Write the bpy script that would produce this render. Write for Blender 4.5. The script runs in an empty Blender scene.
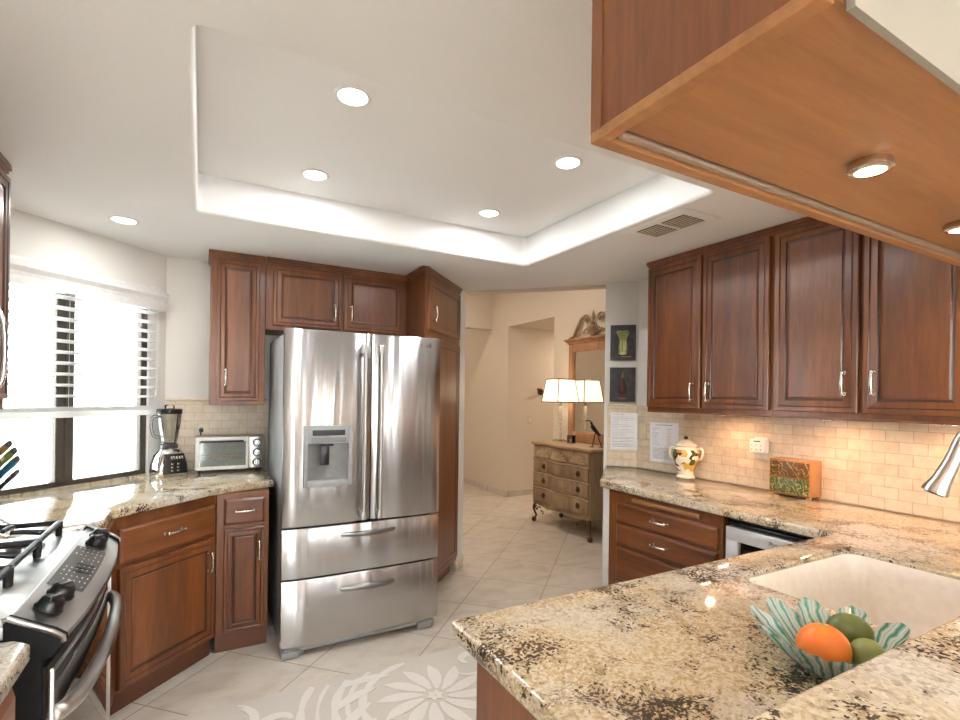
import bpy, bmesh, math, random
from mathutils import Vector, Matrix
R = math.radians
random.seed(7)
SC = bpy.context.scene
COL = SC.collection

# ------------------------------------------------------------------ camera, world, exposure
cd = bpy.data.cameras.new('camera')
cd.sensor_width = 36.0
cd.lens = 502 / 960 * 36.0
cd.shift_y = 36.5 / 960
cd.clip_start = 0.02
cam = bpy.data.objects.new('camera', cd); COL.objects.link(cam)
YAW, ROLL = R(29.0), R(0.8)
cam.matrix_world = (Matrix.Translation((0, 0, 1.42)) @ Matrix.Rotation(-YAW, 4, 'Z')
                    @ Matrix.Rotation(R(90), 4, 'X') @ Matrix.Rotation(ROLL, 4, 'Z'))
SC.camera = cam

w = bpy.data.worlds.new('sky'); SC.world = w; w.use_nodes = True
bg = w.node_tree.nodes['Background']
bg.inputs[0].default_value = (0.90, 0.955, 1.0, 1)
bg.inputs[1].default_value = 9.0
SC.view_settings.view_transform = 'Standard'
SC.view_settings.look = 'None'
SC.view_settings.gamma = 1.0
SC.view_settings.use_curve_mapping = False
SC.view_settings.exposure = 0.85

P_DOWN, P_UNDER, P_PUCK, P_LAMP, P_BACK, P_HALL, P_FILL = 3.0, .75, .7, 2.2, 2.0, 7.0, 120.0
C_DOWN, C_WARM, C_LAMP, C_HALL = (.97, .99, 1.0), (1.0, .56, .31), (1.0, .88, .74), (1.0, .84, .68)

# ------------------------------------------------------------------ helpers: colour and material
def s2l(c):
    r = []
    for v in c:
        v /= 255
        r.append(v / 12.92 if v <= .04045 else ((v + .055) / 1.055) ** 2.4)
    return (*r, 1)

class NT:
    def __init__(s, name):
        s.m = bpy.data.materials.new(name); s.m.use_nodes = True
        s.t = s.m.node_tree; s.b = s.t.nodes['Principled BSDF']
        s.out = s.t.nodes['Material Output']
    def n(s, typ, **kw):
        nd = s.t.nodes.new(typ)
        for k, v in kw.items(): setattr(nd, k, v)
        return nd
    def l(s, a, b): s.t.links.new(a, b)
    def coord(s, scale=(1, 1, 1), rot=(0, 0, 0), loc=(0, 0, 0), rand=False):
        tc = s.n('ShaderNodeTexCoord'); mp = s.n('ShaderNodeMapping')
        mp.inputs['Scale'].default_value = scale; mp.inputs['Rotation'].default_value = rot
        mp.inputs['Location'].default_value = loc
        s.l(tc.outputs['Object'], mp.inputs[0])
        if rand:
            oi = s.n('ShaderNodeObjectInfo'); sc_ = s.n('ShaderNodeVectorMath', operation='SCALE')
            cb = s.n('ShaderNodeCombineXYZ')
            for i in range(3): s.l(oi.outputs['Random'], cb.inputs[i])
            s.l(cb.outputs[0], sc_.inputs[0]); sc_.inputs['Scale'].default_value = 37.0
            ad = s.n('ShaderNodeVectorMath', operation='ADD')
            s.l(mp.outputs[0], ad.inputs[0]); s.l(sc_.outputs[0], ad.inputs[1])
            return ad.outputs[0]
        return mp.outputs[0]
    def noise(s, vec, scale, detail=3, rough=.5, dist=0):
        nd = s.n('ShaderNodeTexNoise'); s.l(vec, nd.inputs['Vector'])
        nd.inputs['Scale'].default_value = scale; nd.inputs['Detail'].default_value = detail
        nd.inputs['Roughness'].default_value = rough; nd.inputs['Distortion'].default_value = dist
        return nd.outputs[0]
    def voro(s, vec, scale, out='Distance'):
        nd = s.n('ShaderNodeTexVoronoi'); s.l(vec, nd.inputs['Vector']); nd.inputs['Scale'].default_value = scale
        return nd.outputs[out]
    def ramp(s, fac, stops, interp='LINEAR'):
        nd = s.n('ShaderNodeValToRGB'); s.l(fac, nd.inputs[0]); cr = nd.color_ramp; cr.interpolation = interp
        while len(cr.elements) < len(stops): cr.elements.new(.5)
        for e, (p, c) in zip(cr.elements, stops):
            e.position = p; e.color = c if len(c) == 4 else s2l(c)
        return nd.outputs[0]
    def mix(s, fac, a, b, mode='MIX'):
        nd = s.n('ShaderNodeMix', data_type='RGBA', blend_type=mode)
        if isinstance(fac, (int, float)): nd.inputs[0].default_value = fac
        else: s.l(fac, nd.inputs[0])
        for v, i in ((a, 6), (b, 7)):
            if isinstance(v, tuple): nd.inputs[i].default_value = v if len(v) == 4 else s2l(v)
            else: s.l(v, nd.inputs[i])
        return nd.outputs[2]
    def math(s, op, a, b=None, c=None):
        nd = s.n('ShaderNodeMath', operation=op)
        for i, v in enumerate((a, b, c)):
            if v is None: continue
            if isinstance(v, (int, float)): nd.inputs[i].default_value = v
            else: s.l(v, nd.inputs[i])
        return nd.outputs[0]
    def bump(s, h, strength=.2, dist=.002):
        nd = s.n('ShaderNodeBump'); nd.inputs['Strength'].default_value = strength
        nd.inputs['Distance'].default_value = dist
        s.l(h, nd.inputs['Height']); s.l(nd.outputs[0], s.b.inputs['Normal'])
    def col(s, c):
        if isinstance(c, tuple): s.b.inputs['Base Color'].default_value = c if len(c) == 4 else s2l(c)
        else: s.l(c, s.b.inputs['Base Color'])
    def set(s, **kw):
        names = dict(rough='Roughness', metal='Metallic', spec='Specular IOR Level', coat='Coat Weight',
                     coatr='Coat Roughness', trans='Transmission Weight', ior='IOR', estr='Emission Strength',
                     aniso='Anisotropic', anrot='Anisotropic Rotation', alpha='Alpha')
        for k, v in kw.items():
            if k == 'ecol': s.b.inputs['Emission Color'].default_value = v if len(v) == 4 else s2l(v)
            else: s.b.inputs[names[k]].default_value = v
        return s

def plain(name, c, **kw):
    """a surface of one colour with a slight, fine mottling"""
    t = NT(name)
    v = t.coord(); f = t.noise(v, 40, 2)
    a = tuple(max(0, x - 5) for x in c); b = tuple(min(255, x + 4) for x in c)
    t.col(t.ramp(f, [(.3, a), (.7, b)])); t.set(**kw); return t.m

def wood(name, dark, mid, light, rough=.34, axis='z', coat=.25, rand=True):
    t = NT(name)
    sc_ = dict(z=(9, 9, .9), x=(.9, 9, 9), y=(9, .9, 9))[axis]
    v = t.coord(sc_, rand=rand)
    big = t.noise(v, .55, 3, .55, .6); fine = t.noise(v, 7, 5, .65, .3)
    f = t.math('ADD', t.math('MULTIPLY', big, .65), t.math('MULTIPLY', fine, .35))
    t.col(t.ramp(f, [(.33, dark), (.5, mid), (.68, light)]))
    t.set(rough=rough, coat=coat, coatr=.18); t.bump(fine, .06, .001); return t.m

M = {}
def paint(name, c, scale=110, strength=.10):
    t = NT(name); v = t.coord(); f = t.noise(v, scale, 3)
    t.col(c); t.set(rough=.75, spec=.25); t.bump(f, strength, .004); return t.m
M['wall'] = paint('wall_paint', (230, 227, 220))
M['shadedwall'] = paint('shaded_wall_paint', (146, 139, 127))  # wall colour darkened to stand in for shade on the header over the bar
M['hallwall'] = paint('hall_paint', (226, 214, 198))
M['ceil'] = paint('ceiling_texture', (245, 244, 242), 70, .22)
M['trimw'] = plain('white_trim', (236, 235, 232), rough=.4)
CHERRY = ((84, 45, 21), (116, 66, 33), (144, 88, 47))
M['wood'] = wood('cherry_wood', *CHERRY)
M['woodh'] = wood('cherry_wood_level_grain', *CHERRY, axis='x')
M['glaze'] = wood('cherry_glaze_line', (60, 31, 17), (74, 39, 22), (90, 49, 28))
M['toe'] = wood('toe_kick_wood', (78, 40, 22), (100, 56, 32), (118, 68, 40), axis='x')
M['ply'] = wood('honey_plywood', (132, 86, 48), (156, 106, 64), (174, 124, 78), .4, 'x', .1)
M['oak'] = wood('light_oak', (176, 118, 66), (200, 142, 86), (216, 160, 104), .4, 'z', .1)
M['nickel'] = plain('satin_nickel', (214, 208, 198), metal=1, rough=.22)
M['chrome'] = plain('chrome', (225, 226, 228), metal=1, rough=.1)
M['black'] = plain('black_plastic', (22, 22, 24), rough=.35)
M['iron'] = plain('black_enamel_iron', (24, 24, 26), rough=.28)
M['matteblack'] = plain('matte_black_enamel', (20, 20, 21), rough=.7, spec=.2)
M['dark'] = plain('dark_gap', (14, 13, 12), rough=.8)
M['grey'] = plain('grey_plastic', (158, 160, 160), rough=.45)
M['fside'] = plain('fridge_side_grey', (132, 132, 132), rough=.5, metal=.3)
M['keypad'] = plain('dark_grey_keypad', (74, 72, 72), rough=.3)
M['white'] = plain('white_plastic', (238, 236, 230), rough=.35)
M['paper'] = plain('white_paper', (236, 236, 240), rough=.8)
M['ink'] = plain('grey_ink', (140, 140, 146), rough=.8)
M['bronze'] = plain('dark_bronze_metal', (92, 84, 76), rough=.4, metal=.4)
M['porc'] = plain('white_porcelain', (240, 232, 220), rough=.12, coat=.4)
M['almond'] = plain('almond_plate', (222, 208, 182), rough=.4)

def steel(name, c, rough=.22, wavy=.0):
    t = NT(name); t.col(c); t.set(metal=1, rough=rough, aniso=1.0, anrot=.25)
    t.set(anrot=0); cx = t.n('ShaderNodeCombineXYZ'); cx.inputs[2].default_value = 1.0; t.l(cx.outputs[0], t.b.inputs['Tangent'])
    if wavy:
        v = t.coord((1, 1, .10)); f = t.noise(v, 13, 1, .4); t.bump(f, wavy, .02)
    return t.m
M['steel'] = steel('brushed_steel', (192, 191, 191), .24, .28)
M['steel2'] = steel('satin_steel', (205, 203, 200), .3)
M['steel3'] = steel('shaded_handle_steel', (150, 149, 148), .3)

def granite():
    t = NT('granite')
    v = t.coord(); d = t.noise(v, 14, 2)
    va = t.n('ShaderNodeVectorMath', operation='MULTIPLY_ADD')
    cb = t.n('ShaderNodeCombineXYZ')
    for i in range(3): t.l(d, cb.inputs[i])
    t.l(cb.outputs[0], va.inputs[0]); va.inputs[1].default_value = (.04,) * 3; t.l(v, va.inputs[2])
    wv = va.outputs[0]
    cell = t.n('ShaderNodeTexVoronoi'); t.l(wv, cell.inputs['Vector']); cell.inputs['Scale'].default_value = 170
    sepc = t.n('ShaderNodeSeparateColor'); t.l(cell.outputs['Color'], sepc.inputs[0])
    base = t.ramp(sepc.outputs[0], [(0, (182, 156, 118)), (.3, (198, 174, 136)), (.6, (210, 192, 160)), (1, (220, 208, 184))])
    big = t.noise(v, 2.6, 3, .55)
    pale = t.ramp(sepc.outputs[1], [(0, (186, 176, 158)), (.5, (208, 200, 184)), (1, (224, 218, 204))])
    base = t.mix(t.ramp(big, [(.46, (0, 0, 0)), (.64, (255, 255, 255))]), base, pale)
    n2 = t.noise(wv, 7, 4, .66)
    n1 = t.noise(wv, 60, 4, .6)
    brown = t.ramp(t.math('ADD', n1, t.math('MULTIPLY', n2, .6)), [(.82, (0, 0, 0)), (.93, (255, 255, 255))])
    base = t.mix(t.math('MULTIPLY', brown, .5), base, (128, 92, 56))
    n3 = t.noise(wv, 140, 2, .55)
    blk = t.ramp(t.math('MULTIPLY', t.math('ADD', n3, t.math('MULTIPLY', n2, 1.3)), .5), [(.628, (0, 0, 0)), (.652, (255, 255, 255))])
    base = t.mix(t.math('MULTIPLY', blk, .9), base, (50, 39, 30))
    t.col(base); t.set(rough=.09, coat=.3, coatr=.04); return t.m
M['granite'] = granite()

def brick_tile():
    t = NT('travertine_subway_tile')
    tc = t.n('ShaderNodeTexCoord'); sp = t.n('ShaderNodeSeparateXYZ'); cb = t.n('ShaderNodeCombineXYZ')
    t.l(tc.outputs['Object'], sp.inputs[0]); t.l(sp.outputs[0], cb.inputs[0]); t.l(sp.outputs[2], cb.inputs[1])
    b = t.n('ShaderNodeTexBrick'); t.l(cb.outputs[0], b.inputs['Vector'])
    b.inputs['Scale'].default_value = 1; b.inputs['Brick Width'].default_value = .106
    b.inputs['Row Height'].default_value = .0535; b.inputs['Mortar Size'].default_value = .0018
    b.inputs['Mortar Smooth'].default_value = .2
    b.inputs['Color1'].default_value = s2l((224, 208, 184)); b.inputs['Color2'].default_value = s2l((206, 186, 158))
    b.inputs['Mortar'].default_value = s2l((164, 142, 114))
    v = t.coord(); mot = t.noise(v, 22, 4, .6)
    t.col(t.mix(.35, b.outputs['Color'], t.ramp(mot, [(.3, (196, 172, 140)), (.7, (240, 232, 214))]), 'MIX'))
    t.set(rough=.32); inv = t.math('SUBTRACT', 1, b.outputs['Fac']); t.bump(inv, .5, .0015); return t.m
M['tile'] = brick_tile()

def floor_mat():
    t = NT('travertine_floor_tile')
    T = .504
    v = t.coord((1 / T,) * 3, (0, 0, R(-45)), (-.515, -.09, 0))
    sp = t.n('ShaderNodeSeparateXYZ'); t.l(v, sp.inputs[0])
    fx = t.math('FRACT', sp.outputs[0]); fy = t.math('FRACT', sp.outputs[1])
    e = .006
    def line(f): return t.math('MAXIMUM', t.math('LESS_THAN', f, e), t.math('GREATER_THAN', f, 1 - e))
    g = t.math('MAXIMUM', line(fx), line(fy))
    cb = t.n('ShaderNodeCombineXYZ'); t.l(t.math('FLOOR', sp.outputs[0]), cb.inputs[0]); t.l(t.math('FLOOR', sp.outputs[1]), cb.inputs[1])
    wn = t.n('ShaderNodeTexWhiteNoise'); t.l(cb.outputs[0], wn.inputs['Vector'])
    v2 = t.coord((1, 1.8, 1), (0, 0, R(45))); n = t.noise(v2, 5, 5, .6, .6)
    base = t.ramp(n, [(.3, (196, 184, 168)), (.5, (214, 205, 193)), (.72, (226, 220, 210))])
    base = t.mix(.16, base, t.ramp(wn.outputs['Value'], [(0, (188, 168, 142)), (1, (236, 230, 220))]))
    t.col(t.mix(g, base, (164, 146, 122))); t.set(rough=.3, spec=.4)
    t.bump(t.math('SUBTRACT', 1, g), .3, .001); return t.m
M['floor'] = floor_mat()

def glass_pane(name='window_glass', tint=(.97, .985, .98, 1)):
    t = NT(name); t.t.nodes.remove(t.b)
    tr = t.n('ShaderNodeBsdfTransparent'); tr.inputs[0].default_value = tint
    gl = t.n('ShaderNodeBsdfGlossy'); gl.inputs['Roughness'].default_value = .02
    fr = t.n('ShaderNodeFresnel'); fr.inputs[0].default_value = 1.45
    mx = t.n('ShaderNodeMixShader'); t.l(fr.outputs[0], mx.inputs[0]); t.l(tr.outputs[0], mx.inputs[1]); t.l(gl.outputs[0], mx.inputs[2])
    t.l(mx.outputs[0], t.out.inputs[0]); return t.m
M['pane'] = glass_pane()
M['jarglass'] = glass_pane('clear_jar_glass', (.95, .965, .965, 1))

def emit(name, c, s):
    t = NT(name); t.col((255, 255, 255)); t.set(ecol=c, estr=s); return t.m

# ------------------------------------------------------------------ helpers: geometry
def box(bm, x0, x1, y0, y1, z0, z1, bev=0, seg=2, mi=0):
    b2 = bmesh.new()
    vs = [b2.verts.new(p) for p in ((x0, y0, z0), (x1, y0, z0), (x1, y1, z0), (x0, y1, z0), (x0, y0, z1), (x1, y0, z1), (x1, y1, z1), (x0, y1, z1))]
    for f in ((0, 3, 2, 1), (4, 5, 6, 7), (0, 1, 5, 4), (1, 2, 6, 5), (2, 3, 7, 6), (3, 0, 4, 7)): b2.faces.new([vs[i] for i in f])
    if bev: bmesh.ops.bevel(b2, geom=b2.edges[:], offset=bev, segments=seg, affect='EDGES', profile=.5)
    merge(bm, b2, mi)
def merge(bm, b2, mi=0, mat=None):
    mp = {}
    for v in b2.verts: mp[v] = bm.verts.new(mat @ v.co if mat else v.co)
    for f in b2.faces:
        try: nf = bm.faces.new([mp[v] for v in f.verts]); nf.material_index = mi or f.material_index
        except ValueError: pass
    b2.free()
def prism(bm, poly, z0, z1, bev=0, seg=2, mi=0, bev_vert=False):
    b2 = bmesh.new()
    a = [b2.verts.new((x, y, z0)) for x, y in poly]; c = [b2.verts.new((x, y, z1)) for x, y in poly]
    n = len(poly); b2.faces.new(a[::-1]); b2.faces.new(c)
    for i in range(n): b2.faces.new((a[i], a[(i + 1) % n], c[(i + 1) % n], c[i]))
    bmesh.ops.recalc_face_normals(b2, faces=b2.faces[:])
    if bev:
        es = [e for e in b2.edges if bev_vert or abs(e.verts[0].co.z - e.verts[1].co.z) < 1e-6]
        bmesh.ops.bevel(b2, geom=es, offset=bev, segments=seg, affect='EDGES', profile=.5)
    merge(bm, b2, mi)
def lathe(bm, prof, c=(0, 0, 0), seg=28, mi=0, mat=None):
    b2 = bmesh.new(); rings = []
    for r, z in prof:
        if r < 1e-5: rings.append([b2.verts.new((0, 0, z))])
        else: rings.append([b2.verts.new((r * math.cos(2 * math.pi * i / seg), r * math.sin(2 * math.pi * i / seg), z)) for i in range(seg)])
    for A, B in zip(rings, rings[1:]):
        for i in range(seg):
            j = (i + 1) % seg
            if len(A) == 1 and len(B) == 1: continue
            if len(A) == 1: b2.faces.new((A[0], B[j], B[i]))
            elif len(B) == 1: b2.faces.new((A[i], A[j], B[0]))
            else: b2.faces.new((A[i], A[j], B[j], B[i]))
    if len(rings[0]) > 1: b2.faces.new(rings[0][::-1])
    if len(rings[-1]) > 1: b2.faces.new(rings[-1])
    bmesh.ops.recalc_face_normals(b2, faces=b2.faces[:])
    merge(bm, b2, mi, Matrix.Translation(c) @ (mat or Matrix()))
def tube(bm, pts, r, seg=10, mi=0, closed=False):
    """round bar along points; r a number or one radius per point"""
    pts = [Vector(p) for p in pts]; n = len(pts); b2 = bmesh.new(); rings = []
    rs = r if isinstance(r, (list, tuple)) else [r] * n
    up = Vector((0, 0, 1)); prev = None
    for i, p in enumerate(pts):
        if closed: d = pts[(i + 1) % n] - pts[i - 1]
        else: d = (pts[min(i + 1, n - 1)] - pts[max(i - 1, 0)])
        d.normalize()
        if prev is None:
            u = d.orthogonal().normalized()
        else:
            u = (prev - d * prev.dot(d))
            u = u.normalized() if u.length > 1e-6 else d.orthogonal().normalized()
        prev = u; v_ = d.cross(u)
        rings.append([b2.verts.new(p + (u * math.cos(2 * math.pi * k / seg) + v_ * math.sin(2 * math.pi * k / seg)) * rs[i]) for k in range(seg)])
    m = n if closed else n - 1
    for i in range(m):
        A, B = rings[i], rings[(i + 1) % n]
        for k in range(seg): b2.faces.new((A[k], A[(k + 1) % seg], B[(k + 1) % seg], B[k]))
    if not closed: b2.faces.new(rings[0][::-1]); b2.faces.new(rings[-1])
    bmesh.ops.recalc_face_normals(b2, faces=b2.faces[:])
    merge(bm, b2, mi)
def cyl(bm, p0, p1, r, seg=18, mi=0): tube(bm, [p0, p1], r, seg, mi)
def ball(bm, c, r, sx=1, sy=1, sz=1, seg=18, mi=0, rot=None):
    b2 = bmesh.new(); bmesh.ops.create_uvsphere(b2, u_segments=seg, v_segments=max(8, seg // 2 + 2), radius=r)
    m = Matrix.Translation(c) @ (rot or Matrix()) @ Matrix.Diagonal((sx, sy, sz, 1)); merge(bm, b2, mi, m)
def spline(pts, n=8, closed=False):
    """Catmull-Rom through points"""
    P = [Vector(p) for p in pts]; out = []; N = len(P)
    for i in range(N if closed else N - 1):
        a, b, c, d = (P[i - 1] if i or closed else P[0]), P[i], P[(i + 1) % N], P[(i + 2) % N if closed else min(i + 2, N - 1)]
        for k in range(n):
            t = k / n
            out.append(.5 * ((2 * b) + (c - a) * t + (2 * a - 5 * b + 4 * c - d) * t * t + (3 * b - a - 3 * c + d) * t ** 3))
    if not closed: out.append(P[-1])
    return out
def spiral(c, r0, r1, a0, a1, n=22):
    return [(c[0] + (r0 + (r1 - r0) * i / n) * math.cos(a0 + (a1 - a0) * i / n), c[1] + (r0 + (r1 - r0) * i / n) * math.sin(a0 + (a1 - a0) * i / n)) for i in range(n + 1)]

def obj(name, bm, mats, parent=None, smooth=True, angle=38):
    me = bpy.data.meshes.new(name)
    bmesh.ops.remove_doubles(bm, verts=bm.verts[:], dist=1e-6)
    bm.normal_update()
    if smooth:
        for f in bm.faces: f.smooth = True
        for e in bm.edges:
            if len(e.link_faces) == 2 and e.calc_face_angle(0) > R(angle): e.smooth = False
    bm.to_mesh(me); bm.free()
    for m in (mats if isinstance(mats, (list, tuple)) else [mats]): me.materials.append(M[m] if isinstance(m, str) else m)
    o = bpy.data.objects.new(name, me); COL.objects.link(o)
    if parent: o.parent = parent
    return o
def NB(): return bmesh.new()
def thing(name, label, cat, loc=(0, 0, 0), rot=0, group=None):
    o = bpy.data.objects.new(name, None); COL.objects.link(o); o.empty_display_size = .1
    o.location = loc; o.rotation_euler = (0, 0, rot)
    return tag(o, label, cat, group)
def tag(o, label, cat, group=None, kind=None):
    o['label'] = label; o['category'] = cat
    if group: o['group'] = group
    if kind: o['kind'] = kind
    return o
def struct(name, bm, m, label=None, smooth=False):
    o = obj(name, bm, m, None, smooth); o['kind'] = 'structure'
    if label: o['label'] = label; o['category'] = name.split('_')[0]
    return o
def lamp(name, parent, loc, power, color, kind='AREA', size=.12, rot=(0, 0, 0), spot=None, blend=.6):
    l = bpy.data.lights.new(name, kind); l.energy = power; l.color = color
    if kind == 'AREA': l.shape = 'DISK'; l.size = size
    elif kind == 'SPOT': l.spot_size = R(spot or 120); l.spot_blend = blend; l.shadow_soft_size = size
    else: l.shadow_soft_size = size
    o = bpy.data.objects.new(name, l); COL.objects.link(o); o.location = loc; o.rotation_euler = rot
    if parent: o.parent = parent
    return o

# text in the default font, turned into a mesh: local x right, z up, facing -y
def text_mesh(s, size, depth=.0006):
    cu = bpy.data.curves.new('txt', 'FONT'); cu.body = s; cu.size = size; cu.extrude = depth; cu.resolution_u = 3
    cu.align_x = 'CENTER'; cu.align_y = 'CENTER'
    o = bpy.data.objects.new('txt', cu); COL.objects.link(o)
    me = bpy.data.meshes.new_from_object(o.evaluated_get(bpy.context.evaluated_depsgraph_get()))
    bpy.data.objects.remove(o); bm = NB(); bm.from_mesh(me); bpy.data.meshes.remove(me)
    bmesh.ops.transform(bm, matrix=Matrix.Rotation(R(90), 4, 'X'), verts=bm.verts[:])
    return bm

# ------------------------------------------------------------------ the setting
CZ = 2.29           # kitchen ceiling
def wallbox(name, x0, x1, y0, y1, z0, z1, m='wall', label=None):
    bm = NB(); box(bm, x0, x1, y0, y1, z0, z1); return struct(name, bm, m, label)
def wallpoly(name, poly, z0, z1, m='wall', label=None):
    bm = NB(); prism(bm, poly, z0, z1); return struct(name, bm, m, label)
def at(o, loc, rot=0):
    o.location = loc; o.rotation_euler = (0, 0, rot); return o

bm = NB(); box(bm, -1.3, 6.2, -3.7, 8.8, -.05, 0); struct('floor', bm, 'floor')

# ceiling with the raised tray
TX0, TX1, TY0, TY1, TZ = -.028, 1.868, 1.376, 2.782, 2.496
def rrect(x0, x1, y0, y1, r, n=5):
    p = []
    for cx, cy, a in ((x1 - r, y1 - r, 0), (x0 + r, y1 - r, 90), (x0 + r, y0 + r, 180), (x1 - r, y0 + r, 270)):
        for k in range(n + 1):
            t = R(a + 90 * k / n); p.append((cx + r * math.cos(t), cy + r * math.sin(t)))
    return p
def plate_with_hole(bm, outer, holes, z0, z1, bev=0, round_bottom=False):
    b2 = NB(); es = []
    for lp in [outer] + holes:
        vs = [b2.verts.new((x, y, z0)) for x, y in lp]
        es += [b2.edges.new((vs[i], vs[(i + 1) % len(vs)])) for i in range(len(vs))]
    bmesh.ops.triangle_fill(b2, edges=es, use_beauty=True, use_dissolve=False)
    ret = bmesh.ops.extrude_face_region(b2, geom=b2.faces[:])
    for v in [g for g in ret['geom'] if isinstance(g, bmesh.types.BMVert)]: v.co.z = z1
    bmesh.ops.recalc_face_normals(b2, faces=b2.faces[:])
    if bev:
        es = [e for e in b2.edges if abs(e.verts[0].co.z - e.verts[1].co.z) < 1e-6 and len(e.link_faces) == 2 and e.calc_face_angle(0) > 1]
        bmesh.ops.bevel(b2, geom=es, offset=bev, segments=3, affect='EDGES', profile=.5)
    merge(bm, b2)
bm = NB()
outer = [(-1.2, -3.6), (2.93, -3.6), (2.93, 2.70), (2.76, 2.87), (2.72, 2.91), (1.94, 3.69), (1.80, 3.90), (-.30, 3.90), (-1.2, 3.05)]
plate_with_hole(bm, outer, [rrect(TX0, TX1, TY0, TY1, .03)], CZ, TZ, bev=.018)
struct('ceiling', bm, 'ceil', smooth=True)
bm = NB(); box(bm, TX0 - .3, TX1 + .3, TY0 - .3, TY1 + .3, TZ - .0195, TZ + .04); struct('ceiling_tray', bm, 'ceil')

# walls
wallpoly('wall_back', [(-.206, 3.79), (1.84, 3.79), (1.84, 3.9), (-.25, 3.9)], 0, CZ)
wallbox('wall_left', -1.08, -.97, -3.6, 3.026, 0, CZ)
wallbox('wall_right', 2.82, 2.93, -3.6, 2.68, 0, CZ)
wallpoly('wall_end', [(2.82, 2.68), (2.650, 2.850), (2.735, 2.935), (2.93, 2.736), (2.93, 2.68)], 0, CZ)
wallpoly('wall_stub', [(2.168, 2.322), (2.192, 2.298), (2.70, 2.805), (2.662, 2.838)], 0, .872, 'trimw')
wallpoly('wall_column', [(1.838, 3.655), (1.925, 3.742), (1.82, 3.9), (1.70, 3.9), (1.75, 3.79)], 0, CZ, 'trimw')
wallpoly('wall_header', [(1.925, 3.742), (2.80, 2.86), (2.88, 2.94), (2.0, 3.82)], CZ, 3.1, 'hallwall')
bm = NB(); prism(bm, [(1.838, 3.645), (1.935, 3.742), (1.915, 3.77), (1.81, 3.66)], 0, .085, .003)
struct('baseboard_column', bm, 'tile')
# hallway beyond the diagonal opening
wallbox('wall_hall_near', 3.8, 3.92, -.5, 4.985, 0, 3.1, 'hallwall')
wallbox('wall_hall_lintel', 3.8, 3.92, 4.985, 6.05, 2.42, 3.1, 'hallwall')
wallbox('wall_hall_far', 3.8, 3.92, 6.05, 8.6, 0, 3.1, 'hallwall')
wallbox('wall_corridor_far', 3.92, 6.1, 6.05, 6.15, 0, 2.42, 'hallwall')
wallbox('wall_corridor_near', 3.92, 6.1, 4.885, 4.985, 0, 2.42, 'hallwall')
wallbox('wall_corridor_end', 6.0, 6.1, 4.985, 6.05, 0, 2.42, 'hallwall')
wallbox('ceiling_corridor', 3.92, 6.1, 4.985, 6.05, 2.42, 2.5, 'hallwall')
wallbox('ceiling_hall', .9, 3.92, -.5, 8.6, 3.1, 3.15, 'hallwall')
wallbox('ceiling_bulkhead', 1.0, 3.8, 6.51, 6.66, 2.43, 3.1, 'hallwall')
wallbox('wall_hall_left', .9, 1.0, 3.9, 8.6, 0, 3.1, 'hallwall')
wallbox('wall_hall_back', .9, 3.92, 8.6, 8.7, 0, 3.1, 'hallwall')
wallbox('wall_hall_front', 2.93, 3.8, -.5, -.4, 0, 3.1, 'hallwall')
wallbox('wall_hall_side', 2.931, 2.96, -.4, 2.68, 0, 3.1, 'hallwall')
wallbox('wall_hall_over', .9, 1.95, 3.9, 3.98, CZ, 3.1, 'hallwall')
for nm, a in (('baseboard_hall', (3.785, 3.8, 6.05, 8.6)), ('baseboard_corridor', (3.785, 6.0, 6.035, 6.05)), ('baseboard_dresser_wall', (3.785, 3.8, 2.9, 4.985))):
    bm = NB(); box(bm, *a, 0, .085); struct(nm, bm, 'floor')

# back of the living space behind the camera: a wall with glazed openings to the daylight
def wall_openings(name, x0, x1, y0, y1, z1, holes):
    bm = NB(); xs = x0
    for (a, b, za, zb) in holes:
        box(bm, xs, a, y0, y1, 0, z1); xs = b
        if za > 0: box(bm, a, b, y0, y1, 0, za)
        box(bm, a, b, y0, y1, zb, z1)
    box(bm, xs, x1, y0, y1, 0, z1); return struct(name, bm, 'wall')
BW = [(-.6, .1, .0, 2.1), (1.05, 1.45, .0, 2.1), (2.05, 2.4, .0, 2.1)]
wall_openings('wall_front', -1.08, 2.93, -3.7, -3.6, CZ, BW)
for i, (a, b, za, zb) in enumerate(BW):
    bm = NB()
    for q in ((a, a + .06, za, zb), (b - .06, b, za, zb), (a, b, za, za + .06), (a, b, zb - .06, zb)): box(bm, q[0], q[1], -3.68, -3.62, q[2], q[3])
    if b - a > 1: box(bm, (a + b) / 2 - .04, (a + b) / 2 + .04, -3.68, -3.62, za, zb)
    f = struct('window_%d' % (i + 2), bm, 'trimw')
    bm = NB(); box(bm, a + .05, b - .05, -3.655, -3.65, za + .05, zb - .05); obj('pane', bm, 'pane', f)

# the window wall (45 degrees) and its window; local x runs along the wall, y outwards
WL, WA = Vector((-.97, 3.026, 0)), R(45)
bm = NB(); H0, H1, HZ0, HZ1 = .035, 1.034, .916, 2.068
box(bm, -.02, H0, 0, .14, 0, CZ); box(bm, H1, 1.081, 0, .14, 0, CZ)
box(bm, H0, H1, 0, .14, 0, HZ0); box(bm, H0, H1, 0, .14, HZ1, CZ)
at(struct('wall_window', bm, 'wall'), WL, WA)
bm = NB()   # white casing round the opening
box(bm, H0, H0 + .03, -.004, .135, HZ0, HZ1, .004); box(bm, H1 - .075, H1 + .002, -.006, .012, HZ0 - .02, HZ1 + .01, .004)
box(bm, H1 - .045, H1, .0, .135, HZ0, HZ1, .003); box(bm, H0, H1, -.004, .135, HZ1 - .02, HZ1, .003)
at(struct('trim_window', bm, 'trimw'), WL, WA)
bm = NB()
S = [(H0 + .03, H0 + .075), (.450, .540), (.925, .968)]
for a, b in S: box(bm, a, b, .014, .064, .917, 2.05, .004)
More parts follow.
